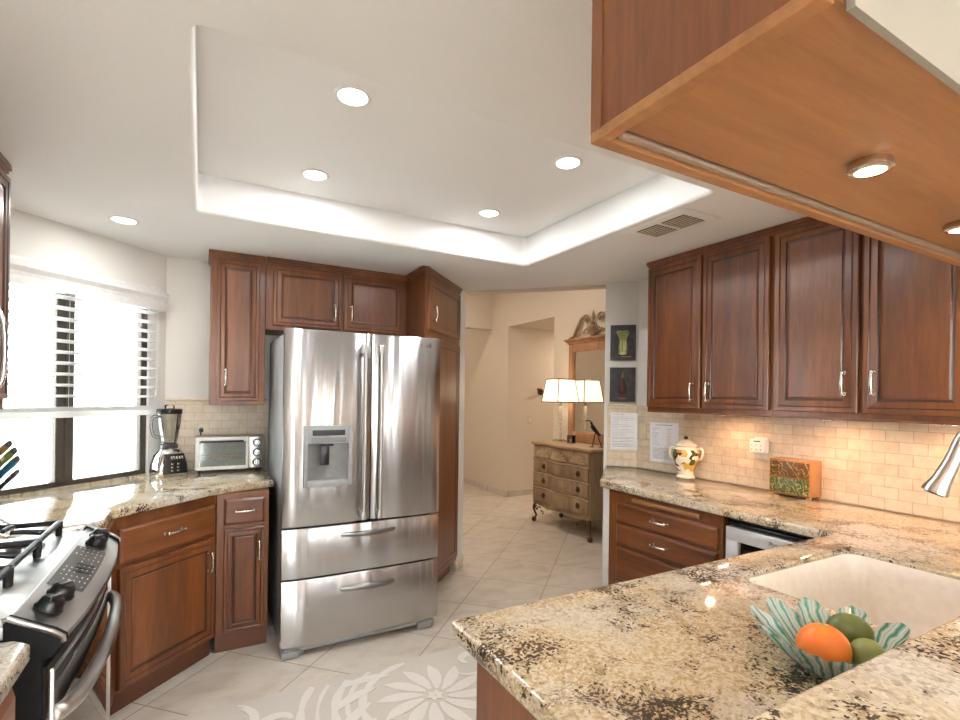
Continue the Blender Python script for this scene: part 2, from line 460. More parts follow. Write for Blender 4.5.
box(bm, H0 + .03, .965, .014, .064, .917, .942, .003); box(bm, H0 + .03, .965, .014, .064, 2.02, 2.05, .003)
box(bm, .490, .500, .006, .02, .94, 2.02, .002)
win = struct('window_1', bm, 'bronze'); at(win, WL, WA)
for a, b in ((H0 + .07, .455), (.535, .928)):
    bm = NB(); box(bm, a, b, .036, .041, .938, 2.03); obj('pane', bm, 'pane', win)

# backsplash tile (local x along the wall, z up)
def splash(name, p0, rot, L, z0, z1, liner=True, m='tile'):
    bm = NB(); box(bm, 0, L, -.008, 0, 0, z1 - z0)
    o = struct(name, bm, m); at(o, (p0[0], p0[1], z0), rot)
    if liner:
        b = NB(); tube(b, [(0, -.009, z1 - z0), (L, -.009, z1 - z0)], .008, 8); l = obj('liner', b, 'almond', o)
    return o
splash('trim_backsplash_back', (-.20, 3.79), 0, .60, .915, 1.372)
splash('trim_backsplash_right', (2.82, 2.675), R(-90), 2.30, .915, 1.372, False)
splash('trim_backsplash_end', (2.667, 2.833), R(-45), .214, .915, 1.372)

# half wall carrying the raised bar, and the header over it
wallbox('wall_bar', .50, 2.82, .20, .345, 0, 1.03, 'wall')
bm = NB(); box(bm, .505, 2.81, .345, .352, .916, 1.03); struct('trim_bar_splash', bm, 'granite')
wallbox('wall_bar_header', .585, 2.82, .268, .2765, 1.829, CZ, 'shadedwall')

bm = NB()
for k in range(4): box(bm, 2.795, 2.82, -2.15 + k * .42, -1.74 + k * .42, .02, 2.1, .004)
struct('trim_panelling', bm, 'wood')  # unseen boards added so the fridge front reflects brown wood

for i, (a, b) in enumerate(((.16, .99), (1.51, 1.99), (2.46, 2.79))):
    bm = NB(); n = max(1, round((b - a) / .42)); wd = (b - a) / n
    for k in range(n): box(bm, a + k * wd, a + (k + 1) * wd - .01, -3.6, -3.575, .02, 2.1, .004)
    struct('trim_panelling', bm, 'wood')  # more added boards, for dark stripes in the fridge reflection

bm = NB(); box(bm, H0, H1, -.002, .02, .895, .9165); at(struct('trim_sill', bm, 'granite'), WL, WA)
# ------------------------------------------------------------------ cabinets
# every cabinet is built in its own frame: x to the right along the front, y into the cabinet (front face y = 0), z up
def panel_door(x0, x1, z0, z1, y=0, th=.02, fr=.052, flat=False):
    """raised-panel door: mitred frame, glazed groove, raised field"""
    bm = NB()
    steps = [(0, -.001, 0), (0, -th * .8, 0), (.004, -th, 0), (fr * .42, -th, 0), (fr * .50, -th + .004, 1), (fr * .56, -th + .0025, 0), (fr, -th + .001, 0),
             (fr + .004, -th + .007, 1), (fr + .010, -th + .008, 1), (fr + .016, -th + .004, 0), (fr + .022, -th + .0045, 0)]
    if flat: steps = [(0, -.001, 0), (0, -th * .62, 0), (.012, -th, 0), (.016, -th, 0)]
    rings = []
    for ins, yy, mi in steps:
        rings.append([bm.verts.new((x, y + yy, z)) for x, z in ((x0 + ins, z0 + ins), (x1 - ins, z0 + ins), (x1 - ins, z1 - ins), (x0 + ins, z1 - ins))])
    for (A, B, st) in zip(rings, rings[1:], steps[1:]):
        for k in range(4):
            f = bm.faces.new((A[k], A[(k + 1) % 4], B[(k + 1) % 4], B[k])); f.material_index = st[2]
    bm.faces.new(rings[-1]); bm.faces.new(rings[0][::-1])
    return bm
def pull(parent, x, z, vert=True, y=-.02, L=.112, name='handle'):
    """arched bar pull on two round posts"""
    bm = NB(); h = L / 2
    P = (lambda s, d: (x, y - d, z + s)) if vert else (lambda s, d: (x + s, y - d, z))
    for s in (-h * .82, h * .82):
        lp = P(s, 0); cyl(bm, lp, P(s, .022), .0045, 10); ball(bm, P(s, .024), .0085, seg=12); cyl(bm, lp, P(s, .003), .008, 12)
    pts = [P(h * .82 * t, .026 + .006 * (1 - t * t)) for t in [-1 + .2 * i for i in range(11)]]
    tube(bm, pts, [.0052 + .0018 * (1 - abs(-1 + .2 * i)) for i in range(11)], 10)
    return obj(name, bm, 'nickel', parent)
def door(par, x0, x1, z0, z1, hx=None, hz=None, fr=.052, hv=True, name='door', y=0):
    d = obj(name, panel_door(x0, x1, z0, z1, y, fr=fr), ['wood', 'glaze'], par, False)
    if hx is not None: pull(d, hx, hz, hv, y - .02)
    return d
def drawer(par, x0, x1, z0, z1, handle=True, y=0):
    d = obj('drawer', panel_door(x0, x1, z0, z1, y, flat=True), ['woodh', 'glaze'], par, False)
    if handle: pull(d, (x0 + x1) / 2, (z0 + z1) / 2 + .005, False, y - .02)
    return d
def crown(par, x0, x1, z0, z1, y=0, left=False, right=False, depth=.3, out=.022, name='crown'):
    bm = NB(); h = z1 - z0
    for a, b, c in ((0, .35, .006), (.35, .7, .013), (.7, 1, out)):
        box(bm, x0 - (c if left else 0), x1 + (c if right else 0), y - c, y + .05, z0 + h * a, z0 + h * b, .001, 1)
        if left: box(bm, x0 - c, x0 + .03, y, y + depth, z0 + h * a, z0 + h * b, .001, 1)
        if right: box(bm, x1 - .03, x1 + c, y, y + depth, z0 + h * a, z0 + h * b, .001, 1)
    return obj(name, bm, 'wood', par, False)

def cab(name, label, cat, loc, rot, w, d, z0, z1, toe=0, group=None):
    t = thing(name, label, cat, loc, rot, group)
    bm = NB(); box(bm, 0, w, 0, d, z0 + toe, z1, .0015, 1)
    obj('carcass', bm, 'wood', t, False)
    if toe:
        bm = NB(); box(bm, .0, w, .022, d, 0, toe); obj('toe_kick', bm, 'toe', t, False)
    return t

# wall cabinets left of and above the fridge (front at Y 3.46)
c = cab('wall_cabinet', 'tall narrow cherry wall cabinet left of the fridge above the toaster oven', 'cabinet', (.040, 3.46, 0), 0, .308, .328, 1.345, 2.262)
door(c, .036, .272, 1.375, 2.232, .088, 1.515, .042)
crown(c, 0, .308, 2.25, 2.288, left=True, out=.012)
c = cab('wall_cabinet', 'short two-door cherry cabinet directly above the fridge', 'cabinet', (.350, 3.46, 0), 0, .949, .328, 1.828, 2.262)
door(c, .041, .476, 1.858, 2.238, .428, 1.972, .048)
door(c, .492, .916, 1.858, 2.238, .538, 1.972, .048)
crown(c, 0, .949, 2.25, 2.288)

# tall pantry standing diagonally right of the fridge
t = thing('pantry_cabinet', 'tall cherry pantry cabinet set diagonally right of the fridge', 'cabinet', (1.302, 3.128, 0), R(45))
LP = .738
bm = NB()
Wm = Matrix.Rotation(R(-45), 4, 'Z') @ Matrix.Translation((-1.302, -3.128, 0))
pl = [(1.302, 3.128), (1.822, 3.648), (1.74, 3.785), (1.302, 3.785)]
pl = [(Wm @ Vector((x, y, 0))).to_2d()[:] for x, y in pl]
prism(bm, pl, .10, 2.27); obj('carcass', bm, 'wood', t, False)
bm = NB(); pl2 = [(1.312, 3.20), (1.77, 3.66), (1.74, 3.785), (1.312, 3.785)]
prism(bm, [(Wm @ Vector((x, y, 0))).to_2d()[:] for x, y in pl2], 0, .10); obj('toe_kick', bm, 'toe', t, False)
door(t, .035, LP - .035, 1.872, 2.228, .100, 1.985, .05)
door(t, .035, LP - .035, .135, 1.825, .092, 1.66, .05)
crown(t, 0, LP, 2.25, 2.288, left=False)
bm = NB(); a = Wm @ Vector((1.302, 3.128, 0)); b_ = Wm @ Vector((1.302, 3.455, 0))
for z, o_ in ((2.25, .006), (2.264, .013), (2.277, .022)):
    pl3 = [(1.302 - o_, 3.128 - o_ * .4), (1.310, 3.128), (1.310, 3.43), (1.302 - o_, 3.43)]
    prism(bm, [(Wm @ Vector((x, y, 0))).to_2d()[:] for x, y in pl3], z, z + .0125)
obj('side_crown', bm, 'wood', t, False)

# base cabinets on the fridge wall and under the window
c = cab('base_cabinet', 'narrow cherry base cabinet left of the fridge with one drawer over a door', 'cabinet', (.078, 3.062, 0), 0, .262, .70, 0, .872, .10)
drawer(c, .036, .240, .70, .842); door(c, .036, .240, .112, .68, .212, .55, .04)
t = thing('corner_cabinet', 'wide cherry base cabinet set diagonally under the window, drawer over large door', 'cabinet', (-.315, 2.668, 0), R(45))
Wm = Matrix.Rotation(R(-45), 4, 'Z') @ Matrix.Translation((.315, -2.668, 0))
def loc2(P): return [(Wm @ Vector((x, y, 0))).to_2d()[:] for x, y in P]
bm = NB(); prism(bm, loc2([(-.315, 2.668), (.075, 3.058), (.075, 3.78), (-.20, 3.78), (-.955, 3.025), (-.955, 2.25), (-.315, 2.25)]), .10, .872)
obj('carcass', bm, 'wood', t, False)
bm = NB(); prism(bm, loc2([(-.338, 2.691), (.052, 3.081), (.075, 3.78), (-.20, 3.78), (-.955, 3.025), (-.955, 2.25), (-.355, 2.25)]), 0, .10)
obj('toe_kick', bm, 'toe', t, False)
LW = .5515
drawer(t, .004, LW - .02, .665, .82); door(t, .004, LW - .02, .118, .645, LW - .068, .53, .052)

# drawer base and wall cabinets on the right wall: x runs towards the camera
c = cab('drawer_cabinet', 'cherry base cabinet with three drawers and a pull-out board at the right counter end', 'cabinet', (2.18, 2.29, 0), R(-90), .765, .63, 0, .872, .10)
for z0, z1 in ((.698, .805), (.565, .682), (.355, .545), (.14, .335)): drawer(c, .075, .742, z0, z1)
bm = NB(); box(bm, .20, .645, -.022, .3, .828, .85, .004); obj('cutting_board', bm, 'ply', c)
c = cab('wall_cabinet', 'two-door cherry wall cabinet on the right wall nearest the hallway', 'cabinet', (2.49, 2.285, 0), R(-90), .80, .325, 1.345, 2.262)
door(c, .008, .395, 1.37, 2.243, .352, 1.462); door(c, .410, .790, 1.37, 2.243, .455, 1.462)
crown(c, 0, .80, 2.256, 2.288, left=True, out=.012)
bm = NB(); box(bm, 0, .80, -.003, .02, 1.337, 1.345, .002); obj('light_rail', bm, 'wood', c, False)
c = cab('wall_cabinet', 'two-door cherry wall cabinet on the right wall above the sink end', 'cabinet', (2.49, 1.483, 0), R(-90), .80, .325, 1.345, 2.262)
door(c, .015, .378, 1.37, 2.243, .330, 1.50); door(c, .395, .75, 1.37, 2.243, .440, 1.50)
crown(c, 0, .80, 2.256, 2.288, out=.012)
bm = NB(); box(bm, 0, .80, -.003, .02, 1.337, 1.345, .002); obj('light_rail', bm, 'wood', c, False)

# left wall: cabinet beyond the microwave (x runs away from the camera)
c = cab('wall_cabinet', 'cherry wall cabinet at the left edge beside the window', 'cabinet', (-.665, 2.235, 0), R(90), .335, .30, 1.345, 2.262)
door(c, .03, .31, 1.385, 2.225, .06, 1.46, .05); crown(c, 0, .335, 2.25, 2.288, right=True, out=.012)
c = cab('wall_cabinet', 'cherry wall cabinet above the microwave', 'cabinet', (-.665, 1.43, 0), R(90), .80, .30, 1.80, 2.262)
door(c, .03, .39, 1.84, 2.225, .35, 1.9); door(c, .41, .77, 1.84, 2.225, .45, 1.9); crown(c, 0, .80, 2.25, 2.288)
t = thing('microwave', 'stainless and black microwave hung over the range', 'microwave', (-.60, 1.44, 0), R(90))
bm = NB(); box(bm, 0, .775, 0, .36, 1.375, 1.795, .006); obj('body', bm, 'black', t)
bm = NB(); box(bm, .20, .765, -.022, 0, 1.39, 1.70, .008); obj('door', bm, 'steel2', t)
bm = NB()
for k in range(7): box(bm, .02, .765, -.016, 0, 1.712 + k * .011, 1.718 + k * .011, .001, 1)
obj('vent_grille', bm, 'steel2', t)
bm = NB(); tube(bm, spline([(.74, -.02, 1.42), (.74, -.034, 1.46), (.74, -.038, 1.55), (.74, -.034, 1.64), (.74, -.02, 1.68)]), .007); obj('handle', bm, 'chrome', t)

# base cabinet of the left counter, near the camera
c = cab('base_cabinet', 'cherry base cabinet under the short counter left of the range', 'cabinet', (-.325, .40, 0), R(90), .915, .62, 0, .872, .10)
drawer(c, .03, .44, .70, .845); drawer(c, .47, .88, .70, .845); door(c, .03, .44, .13, .68, .4, .55); door(c, .47, .88, .13, .68, .51, .55)

# peninsula base: open-topped carcass so the sink hangs inside; x runs from the right wall to the free end
t = thing('peninsula_cabinet', 'cherry peninsula base cabinet carrying the sink worktop', 'cabinet', (2.16, .985, 0), R(180))
bm = NB(); Wd, Dp = 1.612, .635
box(bm, 0, Wd - .0205, 0, .02, .10, .872); box(bm, 0, Wd - .0205, Dp - .02, Dp, .10, .872); box(bm, 0, .02, .02, Dp - .02, .10, .872)
box(bm, .02, Wd - .0205, .02, Dp - .02, .10, .12)
obj('carcass', bm, 'wood', t, False)
bm = NB(); box(bm, Wd - .02, Wd, .0, Dp, .0, .872); obj('end_panel', bm, 'wood', t, False)
bm = NB(); box(bm, 0, Wd - .0205, .06, .08, 0, .10); obj('toe_kick', bm, 'toe', t, False)
for i in range(3):
    a = .04 + i * .52; drawer(t, a, a + .49, .70, .845, i != 1); door(t, a, a + .49, .13, .68, a + (.45 if i != 1 else .04), .55)

# cabinet hung over the bar
t = thing('hanging_cabinet', 'large cherry cabinet hung from the ceiling over the sink peninsula', 'cabinet', (2.80, .622, 0), R(180))
bm = NB(); Wd, Dp = 2.255, .345
box(bm, 0, Wd - .019, 0, Dp - .003, 1.845, 2.285); obj('carcass', bm, 'wood', t, False)
bm = NB(); box(bm, Wd - .019, Wd, 0, Dp, 1.842, 2.285, .001, 1); box(bm, Wd, Wd + .004, -.001, .022, 1.842, 2.285, .001, 1); obj('end_panel', bm, 'wood', t, False)
bm = NB(); box(bm, .02, Wd - .03, .045, Dp - .002, 1.838, 1.8455); obj('underside', bm, 'ply', t, False)
bm = NB()
box(bm, 0, Wd + .004, -.001, .022, 1.828, 1.8455, .002); box(bm, Wd - .018, Wd + .004, .022, Dp, 1.828, 1.8455, .002); 
obj('bottom_rail', bm, 'ply', t, False)
bm = NB(); box(bm, .05, Wd - .03, .0225, .037, 1.834, 1.8455, .003); o = obj('wire_channel', bm, plain('taupe_channel', (150, 128, 108), rough=.5), t); o['label'] = 'taupe plastic channel along the front edge'
for i in range(4): door(t, .02 + i * .56, .02 + i * .56 + .53, 1.87, 2.25, .02 + i * .56 + (.48 if i % 2 == 0 else .05), 1.95)

# ------------------------------------------------------------------ worktops
def slab(name, label, poly, z0, z1, holes=[], bev=.008, cat='worktop', m='granite'):
    bm = NB(); plate_with_hole(bm, poly, holes, z0, z1, bev)
    return tag(obj(name, bm, m, None, True, 30), label, cat)
def fillet(P, idx, r, n=6):
    out = []
    for i, p in enumerate(P):
        if i not in idx: out.append(p); continue
        a, b, c = Vector(P[i - 1]), Vector(p), Vector(P[(i + 1) % len(P)])
        u = (a - b).normalized(); v = (c - b).normalized(); rr = idx[i] if isinstance(idx, dict) else r
        s, e = b + u * rr, b + v * rr
        for k in range(n + 1):
            t_ = k / n; out.append(tuple((s * (1 - t_) ** 2 + b * 2 * t_ * (1 - t_) + e * t_ * t_)[:]))
    return out
sink_hole = rrect(1.350, 1.947, .448, .898, .05, 6)
P = [(.499, .354), (2.8115, .354), (2.8115, 2.677), (2.655, 2.828), (2.150, 2.345), (2.136, 1.024), (.499, 1.024)]
slab('worktop', 'gold and black speckled granite worktop of the sink peninsula and right wall', fillet(P, {4: .03, 5: .02, 6: .012}, 0), .874, .914, [sink_hole])
P = [(-.326, 2.262), (-.326, 2.627), (.105, 3.052), (.376, 3.150), (.376, 3.781), (-.204, 3.781), (-.96, 3.025), (-.96, 2.262)]
slab('worktop', 'pale granite worktop under the window holding the blender', fillet(P, {1: .03, 2: .12, 3: .012}, 0), .874, .914)
P = [(-.96, .38), (-.295, .38), (-.295, 1.315), (-.325, 1.345), (-.96, 1.345)]
slab('worktop', 'short granite worktop at the lower left corner beside the range', P, .874, .914)
P = [(x - 5.3, y - 3.7) for x, y in ((.30, -.06), (2.81, -.06), (2.81, .342), (.30, .342))]
o = slab('bar_top', 'raised granite bar top in the lower right foreground', P, 1.031, 1.07, cat='bar top'); o.location = (5.3, 3.7, 0)
# ------------------------------------------------------------------ fridge
def bulged(bm, x0, x1, z0, z1, y0, y1, bulge, r=.008, nx=16, hole=None):
    """panel whose front (y0) swells forward by bulge at mid-width; optional rectangular hole (x0,x1,z0,z1)"""
    def yf(x): t = (2 * (x - x0) / (x1 - x0) - 1); return y0 - bulge * (1 - t * t) + r * max(0, (abs(t) - .94) / .06) ** 2
    xs = sorted(set([x0 + (x1 - x0) * i / nx for i in range(nx + 1)] + ([hole[0], hole[1]] if hole else [])))
    zs = [z0, z0 + r, z1 - r, z1] if not hole else [z0, z0 + r, hole[2], hole[3], z1 - r, z1]
    b2 = NB(); F = {}; B = {}
    for i, x in enumerate(xs):
        for j, z in enumerate(zs):
            F[i, j] = b2.verts.new((x, yf(x) + (r * .6 if j in (0, len(zs) - 1) else 0), z)); B[i, j] = b2.verts.new((x, y1, z))
    def inh(i, j): return hole and xs[i] >= hole[0] - 1e-6 and xs[i + 1] <= hole[1] + 1e-6 and j == 2
    n, m = len(xs) - 1, len(zs) - 1
    for i in range(n):
        for j in range(m):
            if not inh(i, j):
                b2.faces.new((F[i, j], F[i + 1, j], F[i + 1, j + 1], F[i, j + 1])); b2.faces.new((B[i, j], B[i, j + 1], B[i + 1, j + 1], B[i + 1, j]))
    for i in range(n):
        b2.faces.new((F[i, 0], B[i, 0], B[i + 1, 0], F[i + 1, 0])); b2.faces.new((F[i, m], F[i + 1, m], B[i + 1, m], B[i, m]))
    for j in range(m):
        b2.faces.new((F[0, j], F[0, j + 1], B[0, j + 1], B[0, j])); b2.faces.new((F[n, j], B[n, j], B[n, j + 1], F[n, j + 1]))
    if hole:
        i0, i1 = xs.index(hole[0]), xs.index(hole[1])
        for i in range(i0, i1):
            for j in (2, 3):
                b2.faces.new((F[i, j], F[i + 1, j], B[i + 1, j], B[i, j]))
        for i in (i0, i1): b2.faces.new((F[i, 2], F[i, 3], B[i, 3], B[i, 2]))
    bmesh.ops.recalc_face_normals(b2, faces=b2.faces[:])
    merge(bm, b2)

FX, FY = .381, 2.823
f = thing('refrigerator', 'large stainless steel french-door refrigerator with two bottom drawers', 'refrigerator', (FX, FY, 0))
FWd = .906
bm = NB(); box(bm, .008, FWd - .008, .062, .74, .035, 1.752, .006); box(bm, .02, FWd - .02, .03, .70, .06, .09)
obj('cabinet_body', bm, 'fside', f)
bm = NB(); box(bm, .03, FWd - .03, .045, .062, .05, 1.74); obj('door_gasket', bm, 'dark', f, False)
bm = NB(); box(bm, 0.02, FWd - .02, .02, .10, .026, .050, .004)
for x in (.035, FWd - .10):
    prism(bm, [(x - .03, .0), (x + .05, -.004), (x + .09, .03), (x + .09, .12), (x - .03, .12)], .004, .04, .006)
obj('base_grille', bm, 'grey', f)
for x in (.07, FWd - .07):
    bm = NB(); cyl(bm, (x, .09, 0), (x, .09, .03), .018); obj('foot', bm, 'black', f)
for x in (.05, FWd - .05):
    bm = NB(); box(bm, x - .04, x + .04, .02, .14, 1.752, 1.775, .006); obj('hinge_cap', bm, 'grey', f)
SX = .473
HL = (.100, .362, .082 + .832, 1.248)
ld = NB(); bulged(ld, .0, SX - .003, .705, 1.77, 0, .045, .012, hole=(.112, .352, .925, 1.238)); ld = obj('door', ld, 'steel', f)
rd = NB(); bulged(rd, SX + .003, FWd, .705, 1.77, 0, .045, .012); rd = obj('door', rd, 'steel', f)
u = NB(); bulged(u, 0, FWd, .427, .694, 0, .045, .014); u = obj('drawer', u, 'steel', f)
l_ = NB(); bulged(l_, 0, FWd, .062, .417, 0, .045, .014); l_ = obj('drawer', l_, 'steel', f)
for par, x in ((ld, SX - .052), (rd, SX + .040)):
    bm = NB(); y = -.05
    pts = spline([(x, -.005, 1.69), (x, y + .006, 1.685), (x, y, 1.62), (x, y - .006, 1.2), (x, y, .80), (x, y + .006, .735), (x, -.005, .73)], 6)
    tube(bm, pts, .0125, 12); box(bm, x - .014, x + .014, -.062, -.004, 1.655, 1.705, .005); box(bm, x - .014, x + .014, -.062, -.004, .72, .765, .005)
    obj('handle', bm, 'steel2', par)
for par, z in ((u, .635), (l_, .333)):
    b2 = NB(); x0, x1 = .305, .615; n = 14; rows = []
    for i in range(n + 1):
        t = i / n; x = x0 + (x1 - x0) * t; k = max(.12, math.sin(math.pi * t)) ** .55
        rows.append([b2.verts.new(p) for p in ((x, -.006, z + .016), (x, -.016 - .030 * k, z + .015), (x, -.016 - .032 * k, z + .009), (x, -.012 - .016 * k, z - .016 * k), (x, -.006, z - .022 * k))])
    for A, B in zip(rows, rows[1:]):
        for k in range(4): b2.faces.new((A[k], A[k + 1], B[k + 1], B[k]))
        b2.faces.new((A[4], A[0], B[0], B[4]))
    b2.faces.new(rows[0]); b2.faces.new(rows[-1][::-1]); bmesh.ops.recalc_face_normals(b2, faces=b2.faces[:])
    obj('handle', b2, 'steel3', par)
# water and ice dispenser
dp = NB()
for a in ((.100, .122, .913, 1.25), (.340, .363, .913, 1.25), (.12, .342, 1.15, 1.25), (.12, .342, .913, .945)): box(dp, a[0], a[1], -.018, .0, a[2], a[3], .004)
dp = obj('dispenser', dp, 'grey', f); dp['label'] = 'grey plastic water and ice dispenser'
bm = NB()
b2 = NB(); n = 10
A = [b2.verts.new((.12 + .222 * i / n, .004 + .034 * math.sin(math.pi * i / n), .943)) for i in range(n + 1)]
B = [b2.verts.new((.12 + .222 * i / n, .004 + .034 * math.sin(math.pi * i / n), 1.155)) for i in range(n + 1)]
for i in range(n): b2.faces.new((A[i], A[i + 1], B[i + 1], B[i]))
ft = [b2.verts.new((.12, -.004, 1.155)), b2.verts.new((.342, -.004, 1.155))]; fb = [b2.verts.new((.12, -.004, .943)), b2.verts.new((.342, -.004, .943))]
b2.faces.new([ft[0]] + B + [ft[1]]); b2.faces.new([fb[0]] + A + [fb[1]]); b2.faces.new((ft[0], B[0], A[0], fb[0])); b2.faces.new((ft[1], B[-1], A[-1], fb[1]))
merge(bm, b2); obj('recess', bm, 'fside', dp)
bm = NB(); box(bm, .145, .32, -.0195, -.017, 1.195, 1.225, .001, 1); obj('display', bm, 'black', dp)
bm = NB(); box(bm, .14, .325, -.0195, -.017, 1.158, 1.185, .001, 1)
for k in range(6): box(bm, .15 + k * .029, .168 + k * .029, -.0205, -.019, 1.17, 1.176)
obj('button_strip', bm, 'fside', dp)
bm = NB(); box(bm, .19, .24, .002, .014, 1.03, 1.14, .004); box(bm, .20, .26, -.01, .03, 1.135, 1.155, .004); obj('paddle', bm, 'black', dp)
bm = NB(); box(bm, .125, .337, -.014, .035, .941, .949, .002); obj('drip_tray', bm, 'grey', dp)
# badge: round mark and letters
bd = NB(); cyl(bd, (.786 - .012, -.004, 1.725), (.786 - .012, -.0095, 1.725), .0135, 24)
bd = obj('badge', bd, 'white', rd)
M['redmark'] = plain('dark_red_badge', (120, 40, 50), rough=.4)
bm = text_mesh('LG', .03); bmesh.ops.translate(bm, vec=(.822, -.0085, 1.724), verts=bm.verts[:])
t2 = text_mesh('G', .018); bmesh.ops.translate(t2, vec=(.774, -.0102, 1.725), verts=t2.verts[:]); merge(bm, t2)
obj('lettering', bm, 'keypad', rd, False)

# ------------------------------------------------------------------ range
RW = .835
r = thing('range', 'stainless steel gas range with black grates and a bowed handle', 'range', (-.302, 1.402, 0), R(90))
bm = NB(); box(bm, .004, RW - .004, -.006, .645, .06, .885, .003); box(bm, .02, RW - .02, .06, .6, .01, .06); obj('body', bm, 'matteblack', r)
bm = NB(); box(bm, 0, RW, .047, .648, .893, .922, .006)
ck = obj('cooktop', bm, 'steel2', r)
# bowed, sloping control panel
def bow(t): return .030 * (1 - (2 * t - 1) ** 2)
def panel_sec(t, g=0):
    b = bow(t)
    return [(.052, .932), (.045, .936), (-.022 - b, .893), (-.040 - b, .878), (-.041 - b, .868), (-.022 - b * .7, .838), (.052, .828)]
def loft(bm, xs, sec, caps=True):
    b2 = NB(); rows = [[b2.verts.new((x, y, z)) for y, z in sec(t)] for x, t in xs]
    for A, B in zip(rows, rows[1:]):
        n = len(A)
        for k in range(n): b2.faces.new((A[k], A[(k + 1) % n], B[(k + 1) % n], B[k]))
    b2.faces.new(rows[0]); b2.faces.new(rows[-1][::-1])
    bmesh.ops.recalc_face_normals(b2, faces=b2.faces[:]); merge(bm, b2)
bm = NB(); N = 24; loft(bm, [(.02 + (RW - .04) * i / N, (.02 + (RW - .04) * i / N) / RW) for i in range(N + 1)], panel_sec)
cp = obj('control_panel', bm, 'steel2', r)
def cap_sec(t): return [(y + (.004 if y > 0 else -.004), z + .004) for y, z in panel_sec(t)]
for a, b in ((-.004, .02), (RW - .02, RW + .004)):
    bm = NB(); loft(bm, [(a, max(0, a / RW)), (b, min(1, b / RW))], cap_sec); o = obj('end_cap', bm, 'matteblack', r)
    b2 = NB(); xm = a if a < .1 else b; tube(b2, [(xm, y, z) for y, z in cap_sec(xm / RW)[:5]], .006, 8); obj('cap_rim', b2, 'steel2', o)
# on-panel frame: point at (x, s) with s = 0 rear .. 1 front, and the panel normal
def pp(x, s, lift=0):
    t = x / RW; b = bow(t); y = .045 + (-.022 - b - .045) * s; z = .936 + (.893 - .936) * s
    nrm = Vector((0, -(.936 - .893), (.067 + b))).normalized(); 
    return Vector((x, y, z)) + nrm * lift, nrm
kp = NB(); G = 8; b2 = NB(); rows = []
for i in range(G + 1):
    x = .235 + .365 * i / G; rows.append([b2.verts.new(pp(x, s, .0008)[0]) for s in (.10, .90)])
for A, B in zip(rows, rows[1:]): b2.faces.new((A[0], B[0], B[1], A[1]))
bmesh.ops.recalc_face_normals(b2, faces=b2.faces[:]); merge(kp, b2)
kp = obj('keypad', kp, 'keypad', r)
bm = NB(); random.seed(3)
for i in range(11):
    for j in range(6):
        if random.random() < .30 or (4 < i < 8 and j < 2): continue
        x = .258 + i * .032; s = .2 + j * .12
        p, nn = pp(x, s, .0012); q, _ = pp(x, s + .03, .0012); wd = random.uniform(.006, .013)
        vs = [bm.verts.new(v) for v in (p, p + Vector((wd, 0, 0)), q + Vector((wd, 0, 0)), q)]; bm.faces.new(vs)
obj('printed_marks', bm, 'white', kp, False)
bm = NB()
for i in range(3):
    for j in range(3):
        p, nn = pp(.37 + i * .03, .46 + j * .14, .0014); cyl(bm, p, p + nn * .0015, .008, 12)
obj('number_keys', bm, 'black', kp)
for x in (.095, .185, .655, .745):
    p, nn = pp(x, .52)
    mt = Matrix.Translation(p) @ Vector((0, 0, 1)).rotation_difference(nn).to_matrix().to_4x4()
    kn = NB(); b2 = NB(); lathe(b2, [(.029, 0), (.030, .005), (.026, .011), (.024, .024), (.018, .030), (0, .031)]); merge(kn, b2, 0, mt)
    b2 = NB(); box(b2, -.0055, .0055, -.023, .023, .012, .034, .004, 3); merge(kn, b2, 0, mt @ Matrix.Rotation(R(70), 4, 'Z'))
    obj('knob', kn, 'iron', r)
# oven door with glass and the bowed bar
def door_sec(z0, z1, th):
    def f_(t):
        b = .022 * (1 - (2 * t - 1) ** 2); return [(-.005, z0), (-.005, z1), (-.012 - b, z1), (-.012 - b - th, z1 - .01), (-.012 - b - th, z0 + .01), (-.012 - b, z0)]
    return f_
M['ovenglass'] = plain('black_oven_glass', (20, 18, 17), rough=.06, coat=.6, coatr=.02)
bm = NB(); loft(bm, [(.012 + (RW - .024) * i / 16, i / 16) for i in range(17)], door_sec(.235, .815, .006)); od = obj('oven_door', bm, 'iron', r)
for x in (.016, RW - .016):
    bm = NB(); box(bm, x - .005, x + .005, -.026, -.012, .24, .81, .002); obj('door_edge', bm, 'steel2', od)
bm = NB(); tube(bm, [(.016 + (RW - .032) * i / 16, -.020 - .022 * (1 - (i / 8 - 1) ** 2), .800) for i in range(17)], .005, 8); obj('door_top_trim', bm, 'steel2', od)
bm = NB(); loft(bm, [(.03 + (RW - .06) * i / 16, i / 16) for i in range(17)], door_sec(.275, .775, .008)); obj('door_glass', bm, 'ovenglass', od)
bm = NB(); pts = spline([(.045, -.015, .697), (.05, -.032, .695), (.13, -.055, .692), (.28, -.067, .690), (RW / 2, -.071, .690), (.555, -.067, .690), (.705, -.055, .692), (.785, -.032, .695), (.79, -.015, .697)], 6)
tube(bm, pts, .0185, 16); obj('handle', bm, 'steel2', od)
bm = NB(); loft(bm, [(.012 + (RW - .024) * i / 16, i / 16) for i in range(17)], door_sec(.06, .225, .004)); obj('drawer', bm, 'steel2', r)
bm = NB()
for k in range(3): cyl(bm, (-.002, .0 + k * .018, .40), (-.002, .0 + k * .018, .69), .008, 12)
box(bm, -.004, .012, -.012, .05, .39, .70, .003); obj('side_trim', bm, 'steel2', r)
